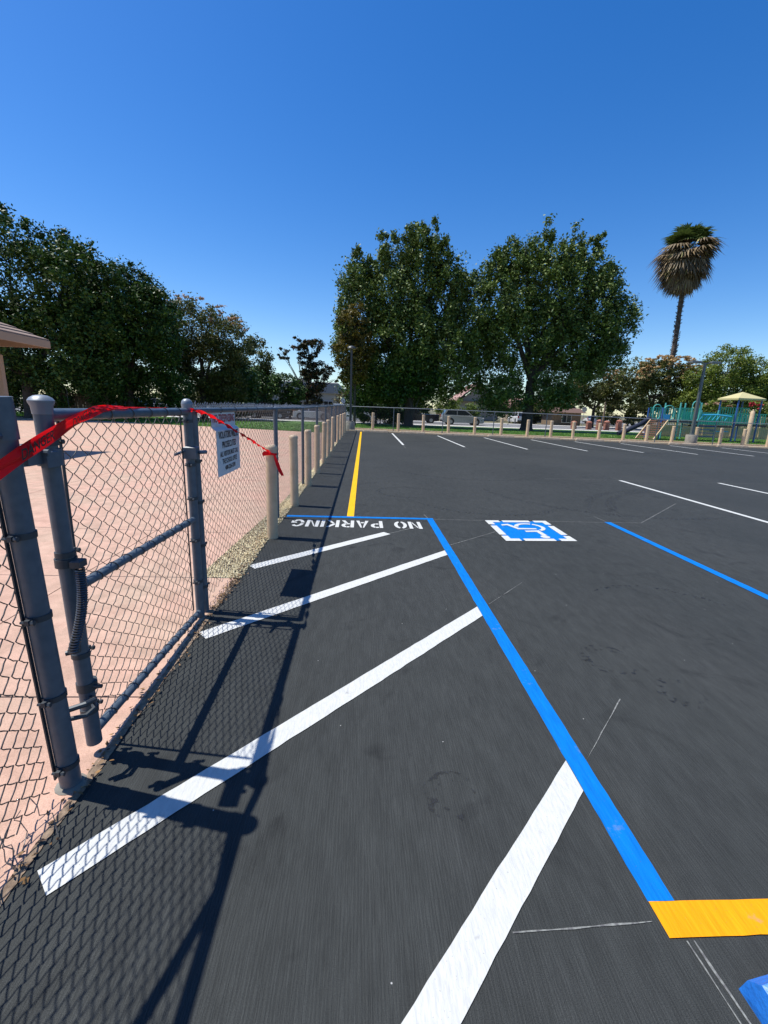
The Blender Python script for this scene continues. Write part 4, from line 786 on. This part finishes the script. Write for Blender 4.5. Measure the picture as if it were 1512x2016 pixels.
for i, (x, y, rx, h) in enumerate([(-26, 82, 5, 6), (-36, 70, 6, 7.5), (3, 78, 4, 5), (9, 84, 4, 6), (27, 74, 3, 3.4), (36, 86, 6, 6), (47, 78, 6, 5.5), (58, 72, 6, 7), (68, 66, 7, 8), (30, 100, 6, 7)]):
    tree('distant_tree', 'distant green tree beyond the street, %s from the left' % ordw[i if i else 0].replace('nearest', 'second').replace('farthest', 'last') if i not in (0, 1) else ['distant green tree beyond the street behind the second dark tree', 'distant green tree beyond the street behind the leftmost tree'][i], (x, y, 0), [(0, 0, h*.62, rx*.8, 2.4, h*.36), (rx*.45, 0, h*.45, rx*.6, 2, h*.36), (-rx*.45, 0, h*.42, rx*.6, 2, h*.36), (0, 0, h*.2, rx, 2, h*.2)], 8000, .36, LM_DARK if i % 2 else LM_MIM, .2, h*.3, 'distant trees')
# palm
def palm(base, H_):
    t = thing('fan_palm', base, 'tall fan palm with shaggy brown skirt and green top fronds', 'palm tree', world=False)
    ax = lambda z: (.25*math.sin(z*.18), .0)
    mb = MB(); zz = [i*H_/26 for i in range(27)]
    mb.tube([(*ax(z), z) for z in zz], [.34-.10*(z/H_)+.03*math.sin(z*5.1) for z in zz], 10)
    for k in range(380):
        z = random.uniform(4, H_-2.2); a = random.random()*6.28; r0 = .30-.08*z/H_; cx, cy = ax(z)
        p = Vector((cx+r0*math.cos(a), cy+r0*math.sin(a), z)); q = p+Vector((.18*math.cos(a), .18*math.sin(a), random.uniform(.05, .24)))
        mb.bar(p, q, .10, .04)
    mb.build('trunk', M_PALM, t)
    def fan(mbx, o, d, L, wdeg, nb, sag):
        d = d.normalized(); sd = d.cross(Vector((0, 0, 1)));
        if sd.length < .05: sd = Vector((1, 0, 0))
        sd.normalize(); u = sd.cross(d)
        st = o+d*L*.45; mbx.bar(o, st, .05, .03)
        for i in range(nb):
            a = R(-wdeg/2+wdeg*i/(nb-1)); dd = (d*math.cos(a)+sd*math.sin(a)).normalized(); l = L*.62*random.uniform(.8, 1.1); s2_ = dd.cross(u)*.075
            mid = st+dd*l*.6+Vector((0, 0, -sag*l*.12)); tip = st+dd*l+Vector((0, 0, -sag*l*.45))+u*random.uniform(-.08, .08)
            mbx.add([st-s2_*.3, mid-s2_*1.5, tip, mid+s2_*1.5, st+s2_*.3], [(0, 1, 2, 3, 4)])
    o = Vector((*ax(H_), H_))
    gm = MB()
    for k in range(58):
        a = random.random()*6.28; e = R(random.uniform(8, 85)); fan(gm, o+Vector((0, 0, random.uniform(-.5, .1))), Vector((math.cos(a)*math.cos(e), math.sin(a)*math.cos(e), math.sin(e))), random.uniform(2.2, 3.7), 140, 15, .8)
    gm.build('green_fronds', leaf_mat('palm_green', (.05, .085, .02), (.10, .14, .035), None, 0, .2), t)
    dm = MB()
    for k in range(260):
        a = random.random()*6.28; q = random.random(); e = R(4-78*q**.9+random.gauss(0, 14)); zo = -.5-2.3*q+random.uniform(-.4, .4)
        fan(dm, o+Vector((0, 0, zo)), Vector((math.cos(a)*math.cos(e), math.sin(a)*math.cos(e), math.sin(e))), random.uniform(2.3, 3.7)*(1.12-.42*q), 120, 13, 1.1)
    dm.build('dead_skirt', leaf_mat('palm_brown', (.12, .085, .05), (.30, .22, .13), (.40, .36, .14), .07, .15), t)
M_PALM = mat('palm_trunk', (.07, .055, .045), .95, col2=(.13, .10, .08), scale=5)
palm((39.3, 58, 0), 22.0)

# ------------------------------------------------------------------ playground
PB = mat('play_blue', (.03, .10, .32), .4); PG = mat('play_green', (.03, .42, .28), .4); PT = mat('play_teal', (.10, .42, .38), .4); PLB = mat('play_light_blue', (.06, .42, .72), .4)
PY = mat('play_lime', (.50, .45, .22), .5); PBR = mat('play_brown', (.22, .10, .065), .6); PTN = mat('play_tan', (.55, .40, .22), .6); PDK = mat('play_deck', (.05, .035, .04), .6)
pg = thing('playground_structure', (25.5, 33.6, 0), 'blue and green playground climber with brown steps and lime canopy', 'playground')
Yp = 33.6; dk = 1.42
for x0, x1, z in ((22.2, 25.2, dk), (25.2, 27.9, dk-.25), (27.9, 30.6, dk-.1)):
    MB().box(((x0+x1)/2, Yp, z-.06), (x1-x0-.02, 1.7, .12)).build('deck', PDK, pg)
for x, h in ((22.3, 2.35), (23.6, 2.75), (25.2, 2.8), (26.6, 2.3), (28.0, 3.3), (29.8, 3.3)):
    for y in (Yp-.85, Yp+.85): MB().tube([(x, y, -.05), (x, y, h)], .055, 8).build('upright', PB if h > 3 or x < 23 else PT, pg, True)
def railing(x0, x1, y, z, h, mt, nb):
    r = MB(); r.bar((x0, y, z+h), (x1, y, z+h), .05, .05); r.bar((x0, y, z+.08), (x1, y, z+.08), .05, .05); r.build('guard_rail', mt, pg)
    for i in range(nb):
        x = x0+(x1-x0)*(i+.5)/nb; MB().bar((x, y, z+.08), (x, y, z+h), .085, .03).build('guard_bar', mt, pg)
railing(23.65, 25.15, Yp-.82, dk, .95, PG, 9); railing(25.25, 27.9, Yp-.82, dk-.25, .85, PG, 15); railing(28.0, 30.45, Yp-.82, dk-.1, .80, PG, 13)
railing(22.4, 25.15, Yp+.82, dk, .95, PG, 14); railing(25.25, 27.9, Yp+.82, dk-.25, .95, PG, 14); railing(28.0, 30.45, Yp+.82, dk-.1, 1.25, PG, 12)
def hoop(x, y, z, w_, h, mt, name='grab_hoop'):
    pts = []; rr = w_/2
    for k in range(25):
        a = 2*math.pi*k/24; pts.append((x+rr*math.cos(a), y, z+h/2+math.copysign(max(0, h/2-rr), math.sin(a) if abs(math.sin(a)) > 1e-6 else 1)+rr*math.sin(a)))
    MB().tube(pts, .035, 6).build(name, mt, pg, True)
hoop(22.0, Yp-.6, dk+.05, .6, 1.1, PT); hoop(22.75, Yp-.86, dk, .85, 1.1, PT); hoop(24.75, Yp-.95, dk, .62, 1.5, PT)
MB().prism([(22.5, Yp-.5), (23.15, Yp-.5), (23.0, Yp-.44), (22.6, Yp-.44)], dk, dk+.45).build('seat_panel', PLB, pg)
MB().tube([(25.3, Yp-.95, dk+.5), (26.4, Yp-1.0, dk+.55), (27.6, Yp-.95, dk+.45)], .045, 8).build('ladder_rail', PLB, pg, True)
for i in range(7): MB().tube([(25.4+i*.33, Yp-.95, dk+.5), (25.2+i*.33, Yp-.9, dk+.15)], .022, 6).build('ladder_rung', PLB, pg, True)
st0, st1 = Vector((20.55, 31.7, .03)), Vector((22.35, 33.05, dk)); sdv = (st1-st0); sh_ = math.atan2(sdv.y, sdv.x); pv_ = Vector((math.sin(sh_), -math.cos(sh_), 0))*.6
for k in (-1, 1): MB().bar(st0+pv_*k, st1+pv_*k, .06, .17).build('stair_stringer', PTN, pg)
for i in range(9):
    c = st0+sdv*((i+.6)/9); MB().box((c.x, c.y, c.z+.02), (.21, 1.12, .07), rz=sh_).build('stair_tread', PBR, pg)
MB().tube([(22.3, Yp+.5, dk+.15), (21.6, Yp+.5, dk-.35), (20.6, Yp+.5, .55), (19.9, Yp+.5, .3)], .17, 10).build('slide', mat('slide_navy', (.006, .012, .035), .9), pg, True)
for i in range(6):
    z = .3+i*.2; MB().tube([(23.0+.1*i, Yp-.9, z), (24.2+.05*i, Yp-.9, z)], .025, 6).build('climb_rung', mat('play_grey', (.4, .36, .3), .5), pg, True)
for i in range(4):
    MB().tube([(25.25, Yp-.87, .35+i*.25), (26.55, Yp-.87, .35+i*.25)], .025, 6).build('climb_rung', PB, pg, True)
MB().box((27.3, Yp-.4, .75), (1.1, .5, .06)).build('bench_panel', PLB, pg)
cxm, cw_ = 28.9, 1.08; cz = 3.12
MB().add([(cxm-cw_, Yp-1.0, cz), (cxm+cw_, Yp-1.0, cz), (cxm+cw_, Yp+1.0, cz), (cxm-cw_, Yp+1.0, cz), (cxm-cw_, Yp-1.0, cz+.12), (cxm+cw_, Yp-1.0, cz+.12), (cxm+cw_, Yp+1.0, cz+.12), (cxm-cw_, Yp+1.0, cz+.12), (cxm, Yp, cz+.62)], [(3, 2, 1, 0), (0, 1, 5, 4), (1, 2, 6, 5), (2, 3, 7, 6), (3, 0, 4, 7), (4, 5, 8), (5, 6, 8), (6, 7, 8), (7, 4, 8)]).build('canopy', PY, pg)
# tall tan post and picket fence
tpst = thing('tall_post', (26.2, 29.3, 0), 'tall tan round post beside the playground', 'post', world=False)
MB().lathe([(.13, -.05), (.13, 2.2), (.10, 2.24), (.03, 2.25)], (0, 0, 0), 14).build('shaft', M_BOLL, tpst, True); MB().lathe([(.05, 2.25), (.06, 2.31), (.02, 2.36)], (0, 0, 0), 10).build('finial', M_BOLL, tpst, True)
pf = thing('picket_fence', (25, 38.5, 0), 'tan picket fence behind the playground', 'fence')
for i in range(9):
    x0 = 25+i*2.6; MB().box((x0, 38.5, 1.0), (.10, .10, 2.0)).build('fence_post', PTN, pf)
    for z in (.2, 1.0, 1.9): MB().bar((x0, 38.5, z), (x0+2.6, 38.5, z), .05, .07).build('rail', PTN, pf)
    for k in range(16):
        MB().box((x0+.12+k*.155, 38.46, 1.02), (.065, .02, 1.9)).build('picket', PTN, pf)
    MB().box((x0+1.3, 38.6, .5), (2.5, .02, .95)).build('lower_board', mat('pale_board', (.5, .45, .38), .8), pf)
# shaded fences far left
wf = thing('wooden_fence', (-20, 37.5, 0), 'weathered wooden plank fence in deep shade under the left trees', 'fence')
for k in range(22): MB().box((-24.6+k*.2, 37.5+random.uniform(-.01, .01), .95+random.uniform(-.04, .04)), (.17, .025, 1.9)).build('plank', M_WOOD, wf)
for z in (.4, 1.5): MB().bar((-24.7, 37.56, z), (-20.2, 37.56, z), .05, .09).build('rail', M_WOOD, wf)
lf = thing('chain_link_fence', (-25.8, 36.2, 0), 'shaded chain link fence at the left edge behind the shelter', 'fence', 'chain link fence runs')
lx = [-29, -25.8, -22.6]
for i, x in enumerate(lx):
    mb = MB(); post(mb, x, 36.2, -.05, 2.35, .035, 8); mb.build('line_post', M_POST, lf, True)
    if i:
        a = lx[i-1]; ya, yb = 36.2, 36.2
        MB().tube([(a, ya, 2.33), (x, yb, 2.33)], .022, 8).build('top_rail', M_POST, lf, True)
        V, F = wire_net((a, ya), (x, yb), .05, .05, 2.33, 2.33, r=.0026); np_obj('wire_mesh', V, F, M_WIRE, lf, True)

# ------------------------------------------------------------------ houses
M_GLASS = mat('window_glass', (.02, .025, .03), .08, spec=.8)
def house(name, label, x0, x1, y, dep, wall_h, roof_h, wm, rm, gable='x', wins=4, flat=False):
    t = thing(name, ((x0+x1)/2, y, 0), label, 'building', 'buildings beyond the street')
    cx = (x0+x1)/2
    MB().box((cx, y+dep/2, wall_h/2), (x1-x0, dep, wall_h)).build('wall', wm, t)
    if flat:
        r_ = MB().box((cx, y+dep/2, wall_h+roof_h/2), (x1-x0+.6, dep+.6, roof_h), bevel=.1).build('roof', rm, t); MB().box((cx+2, y+dep/2, wall_h+roof_h+.4), (2.2, 1.6, .8)).build('roof_unit', M_CONC, r_)
    else:
        e = .6
        if gable == 'y':
            MB().add([(x0-e, y-e, wall_h), (x1+e, y-e, wall_h), (x1+e, y+dep+e, wall_h), (x0-e, y+dep+e, wall_h), (cx, y-e, wall_h+roof_h), (cx, y+dep+e, wall_h+roof_h)], [(0, 4, 5, 3), (1, 2, 5, 4), (3, 2, 1, 0)]).build('roof', rm, t)
            MB().add([(x0, y+.02, wall_h), (x1, y+.02, wall_h), (cx, y+.02, wall_h+roof_h*.92)], [(0, 1, 2)]).build('gable_wall', wm, t)
            for sx in (-1, 1): MB().bar((cx+sx*((x1-x0)/2+e), y-e-.02, wall_h), (cx, y-e-.02, wall_h+roof_h), .08, .25).build('barge_board', mat('dark_trim', (.06, .045, .04), .7), t)
        else:
            MB().add([(x0-e, y-e, wall_h), (x1+e, y-e, wall_h), (x1+e, y+dep+e, wall_h), (x0-e, y+dep+e, wall_h), (x0-e, y+dep/2, wall_h+roof_h), (x1+e, y+dep/2, wall_h+roof_h)], [(0, 1, 5, 4), (2, 3, 4, 5), (0, 4, 3), (1, 2, 5), (3, 2, 1, 0)]).build('roof', rm, t)
    for i in range(wins):
        x = x0+(x1-x0)*(i+.5)/wins; wn = MB().box((x, y-.03, wall_h*.52), (1.5, .08, 1.2)).build('window', mat('window_frame', (.6, .58, .54), .6), t)
        for sx in (-.36, .36): MB().box((x+sx, y-.08, wall_h*.52), (.62, .03, 1.0)).build('pane', M_GLASS, wn)
M_PROOF = mat('pink_roof', (.30, .17, .145), .85, col2=(.36, .22, .19), scale=4); M_CREAM = mat('cream_wall', (.34, .28, .22), .85); M_PALE = mat('pale_wall', (.42, .40, .36), .85); M_GREY = mat('grey_roof', (.30, .30, .30), .8)
house('flat_roof_building', 'long pale flat roofed building behind the street trees', -20, -4.2, 74, 12, 3.6, 1.7, M_PALE, M_GREY, wins=6, flat=True)
house('low_tan_building', 'low tan building with flat roof beside the corner lamp', -3.6, 2.5, 82, 10, 4.0, .8, M_CREAM, M_GREY, wins=2, flat=True)
house('pink_roof_house', 'house with pink gabled roof between the two plane trees', 17.9, 25.2, 84, 10, 3.4, 3.4, M_CREAM, M_PROOF, 'y', 3)
house('pink_roof_house', 'house with pink ridge roof behind the trunk of the right plane tree', 29, 40, 84, 9, 2.4, 2.0, M_CREAM, M_PROOF, 'x', 4)
house('brown_shed', 'low brown shed roof beyond the street behind the brick pillars', 28.6, 33, 67, 4, 1.9, .7, M_WOOD, mat('shed_roof', (.12, .07, .05), .8), 'x', 1)

# ------------------------------------------------------------------ cars
def car(kind, label, loc, rz, paint, L=4.7, Wd=1.84, H_=1.72):
    t = thing('parked_car', loc, label, 'car', 'cars parked along the street', rz, world=False)
    pm = mat('car_'+paint[0], paint[1], .25, .2); BL = mat('car_trim', (.012, .012, .014), .5); h = Wd/2
    belt = H_*.58
    if kind == 'pickup': prof = [(-.5, .62), (-.5, 1.06), (-.06, 1.08), (.28, 1.10), (.40, 1.02), (.49, .92), (.5, .6)]; cab = [(-.05, 1.06), (-.02, H_), (.14, H_), (.27, 1.08)]
    elif kind == 'van': prof = [(-.5, .6), (-.5, 1.2), (.2, 1.22), (.38, 1.10), (.49, .95), (.5, .6)]; cab = [(-.5, 1.18), (-.48, H_), (.16, H_), (.33, 1.14)]
    elif kind == 'sedan': prof = [(-.5, .6), (-.49, .92), (-.34, .96), (.22, .92), (.40, .84), (.49, .72), (.5, .55)]; cab = [(-.38, .93), (-.22, H_), (.06, H_), (.26, .92)]
    else: prof = [(-.5, .6), (-.495, 1.06), (-.2, 1.04), (.20, 1.02), (.40, .94), (.485, .82), (.5, .6)]; cab = [(-.49, 1.03), (-.41, H_-.03), (-.1, H_), (.06, H_-.02), (.24, 1.0)]
    # lower body: rings across the width
    lower = [(x*L, z) for x, z in prof]; low = [(.5*L, .30), (.44*L, .24), (-.44*L, .24), (-.5*L, .32)]
    loop = lower+low; n_ = len(loop)
    mb = MB(); rings = []
    for yy_, k in ((-h, .965), (-h*.93, 1.0), (0, 1.012), (h*.93, 1.0), (h, .965)):
        rings.append([(x*k, yy_, .62+(z-.62)*(k if z > .62 else 1)) for x, z in loop])
    for r_ in rings: mb.v.extend(r_)
    for i in range(4):
        for j in range(n_): mb.f.append((i*n_+j, (i+1)*n_+j, (i+1)*n_+(j+1) % n_, i*n_+(j+1) % n_))
    mb.f.append(tuple(range(n_))); mb.f.append(tuple(reversed(range(4*n_, 5*n_))))
    mb.build('body', pm, t, True)
    c = [(x*L, z) for x, z in cab]; m_ = len(c); zb = min(z for _, z in c); zt = max(z for _, z in c)
    ins = lambda z: h*(.93-.17*(z-zb)/(zt-zb))
    mb = MB(); mb.v.extend([(x, -ins(z), z) for x, z in c]+[(x, ins(z), z) for x, z in c])
    for j in range(m_-1): mb.f.append((j, j+m_, j+1+m_, j+1))
    mb.f.append(tuple(range(m_))); mb.f.append(tuple(reversed(range(m_, 2*m_)))); mb.build('cabin', pm, t)
    cxm_ = sum(x for x, _ in c)/m_; czm = (zb+zt)/2+.02
    shr = lambda x, z, k: (cxm_+(x-cxm_)*k, czm+(z-czm)*.70)
    for sg_ in (-1, 1):
        q = [shr(x, z, .88) for x, z in c]; xm = cxm_-.02*L
        for part in (-1, 1):
            poly = [(x, z) for x, z in q]
            cl = []
            for (xa, za), (xb, zb_) in zip(poly, poly[1:]+poly[:1]):
                ina, inb = (xa-xm)*part > .04, (xb-xm)*part > .04; lim = xm+part*.04
                if ina: cl.append((xa, za))
                if ina != inb:
                    tt = (lim-xa)/(xb-xa); cl.append((lim, za+(zb_-za)*tt))
            if len(cl) >= 3: MB().add([(x, sg_*(ins(z)+.008), z) for x, z in cl], [tuple(range(len(cl)))]).build('side_window', M_GLASS, t)
    for (xa, za), (xb, zb_), nm in ((c[-1], c[-2], 'windscreen'), (c[0], c[1], 'rear_window')):
        sgn = 1 if nm == 'windscreen' else -1; f0, f1 = .12, .88
        p = [(xa+(xb-xa)*f, za+(zb_-za)*f) for f in (f0, f1)]
        MB().add([(p[0][0]+sgn*.02, -ins(p[0][1])*.9, p[0][1]+.01), (p[0][0]+sgn*.02, ins(p[0][1])*.9, p[0][1]+.01), (p[1][0]+sgn*.02, ins(p[1][1])*.9, p[1][1]+.01), (p[1][0]+sgn*.02, -ins(p[1][1])*.9, p[1][1]+.01)], [(0, 1, 2, 3)]).build(nm, M_GLASS, t)
    for x in (-.31*L, .31*L):
        for sg_ in (-1, 1):
            wr = .35; wl = MB(); y0 = sg_*(h-.20); y1 = sg_*(h+.012)
            wl.tube([(x, y0, wr), (x, y1, wr)], wr, 18); wo = wl.build('wheel', BL, t, True)
            MB().tube([(x, y1, wr), (x, y1+sg_*.012, wr)], wr*.62, 14).build('rim', mat('wheel_rim', (.35, .36, .38), .35, .6), wo, True)
            MB().tube([(x, sg_*(h-.03), wr+.02), (x, sg_*(h+.004), wr+.02)], wr+.07, 18).build('wheel_arch', BL, t)
    for sg_ in (-1, 1):
        MB().box((.492*L, sg_*h*.72, .80), (.06, .34, .13)).build('headlight', mat('headlamp', (.7, .7, .7), .1), t); MB().box((-.497*L, sg_*h*.82, .98), (.05, .20, .34)).build('tail_light', mat('tail_lamp', (.45, .015, .02), .2), t)
        MB().box((.13*L, sg_*(h+.07), belt+.08), (.10, .14, .12), bevel=.02).build('mirror', pm, t)
    for x, nm in ((.503*L, 'front_bumper'), (-.503*L, 'rear_bumper')): MB().box((x, 0, .42), (.06, Wd*.92, .2)).build(nm, BL, t)
    MB().box((-.512*L, 0, .72), (.02, .32, .16)).build('number_plate', mat('plate_white', (.6, .6, .6), .5), t)
WHT = ('white', (.70, .70, .70)); SIL = ('silver_grey', (.34, .36, .37)); DRK = ('dark', (.02, .022, .026)); NAV = ('dark_blue', (.05, .07, .10))
car('van', 'white van parked behind the corner lamp post', (-1.0, 54.5, 0), 0, WHT, 5.0, 1.95, 1.95)
car('pickup', 'dark pickup truck in the shade in front of the grey car', (6.9, 56.6, 0), math.pi, DRK, 5.2, 1.95, 1.85)
car('suv', 'silver grey estate car parked between two far bollards', (11.9, 53.6, 0), 0, SIL, 4.9, 1.9, 1.75)
car('suv', 'white car seen end on beside the trunk of the right plane tree', (24.6, 70.5, 0), math.pi/2, WHT, 4.6, 1.85, 1.75)
car('sedan', 'white car in the side street on the right', (46.5, 88, 0), .15, WHT, 4.8, 1.85, 1.6)
car('sedan', 'dark blue car seen over the gate top rail', (-24.3, 49.5, .25), .2, NAV, 4.5, 1.8, 1.55)
car('sedan', 'white car beyond the dark blue car over the gate', (-24.5, 57, .25), .1, WHT, 4.6, 1.85, 1.6)
car('suv', 'black car roof showing above the side fence rail', (-10.9, 53.5, 0), 0, DRK, 4.7, 1.9, 1.8)
car('sedan', 'white car low behind the fence beside the black car', (-16.2, 54, 0), 0, WHT, 4.6, 1.85, 1.55)
car('sedan', 'white car just right of the black car behind the fence', (-5.9, 54.5, 0), 0, WHT, 4.5, 1.8, 1.5)

# ------------------------------------------------------------------ poles, signs, pillars
def sign_back(x, y, h, label):
    t = thing('road_sign', (x, y, 0), label, 'road sign', 'round road sign backs', world=False)
    MB().tube([(0, 0, -.05), (0, 0, h+.2)], .03, 8).build('pole', M_CAP, t, True)
    pts = [(.38*math.cos(R(22.5+45*k)), .38*math.sin(R(22.5+45*k))) for k in range(8)]
    o = MB().prism(pts, -.006, .006).build('plate', M_SIGN, t); o.location = (0, -.05, h); o.rotation_euler = (R(90), 0, 0)
sign_back(-2.5, 60.0, 2.45, 'pale round sign plate left of the corner lamp post'); sign_back(31.8, 63.8, 2.4, 'pale round sign plate among the mimosa trees')
M_BRICK = mat('red_brick', (.25, .09, .06), .9, col2=(.36, .16, .11), scale=6, bump=.4, bscale=30)
for i, (x, y, h) in enumerate([(26.3, 51.2, .75), (27.4, 51.0, .95), (28.4, 51.2, .85), (29.7, 50.9, 1.0), (24.6, 51.4, .7)]):
    t = thing('brick_pillar', (x, y, 0), 'low red brick pillar by the pavement, %s from the left' % ['second', 'third', 'fourth', 'rightmost', 'leftmost'][i], 'pillar', 'brick pillars by the street', world=False)
    for k in range(8): MB().box((random.uniform(-.01, .01), random.uniform(-.01, .01), h*(k+.5)/8), (.5, .5, h/8-.012)).build('brick_course', M_BRICK, t)
    MB().lathe([(.31, h), (.34, h+.06), (.26, h+.16), (.05, h+.24)], (0, 0, 0), 10).build('cap', M_BRICK, t, True)
def upole(x, y, h, label):
    t = thing('utility_pole', (x, y, 0), label, 'utility pole', 'utility poles', world=False)
    MB().tube([(0, 0, -.1), (0, 0, h)], [.17, .12], 10).build('pole', M_WOOD, t, True)
    for z, l in ((h-.4, 2.4), (h-1.3, 1.9)):
        MB().bar((-l/2, 0, z), (l/2, 0, z), .1, .12).build('crossarm', M_WOOD, t)
        for k in (-.9, -.4, .4, .9): MB().lathe([(.05, z+.06), (.07, z+.12), (.03, z+.2)], (k*l/2, 0, 0), 8).build('insulator', M_SIGN, t)
upole(58.5, 110, 14.0, 'wooden utility pole with crossarms above the mimosa trees'); upole(39.8, 73, 9.0, 'pale utility pole behind the white car on the right')
mw = MB()
for dz, dx in ((-.3, -1), (-.3, 1), (-1.2, .6)):
    mw.tube([(58.5+dx+(46)*t, 110-55*t, 14+dz-3*t-1.2*math.sin(t*math.pi)) for t in [k/12 for k in range(13)]], .02, 4)
tag(mw.build('overhead_wires', M_BAND), 'overhead wires running from the utility pole past the feathery tree', 'wires')
bd = thing('bird', (35.2, 59.5, 15.5), 'small dark bird flying right of the plane trees', 'bird', world=False)
MB().tube([(-.28, 0, 0), (-.12, 0, .02), (.08, 0, .02), (.24, 0, .0), (.32, 0, -.01)], [.01, .06, .07, .05, .01], 8).build('body', M_BAND, bd, True)
MB().add([(-.05, 0, .03), (.10, 0, .03), (.06, .32, .22), (-.06, .62, .26), (-.08, .30, .18), (.06, -.32, .16), (-.06, -.6, .10), (-.08, -.3, .12)], [(0, 1, 2, 4), (4, 2, 3), (1, 0, 7, 5), (5, 7, 6)]).build('wings', M_BAND, bd)
for o in bpy.data.objects:
    if '_world' in o: del o['_world']
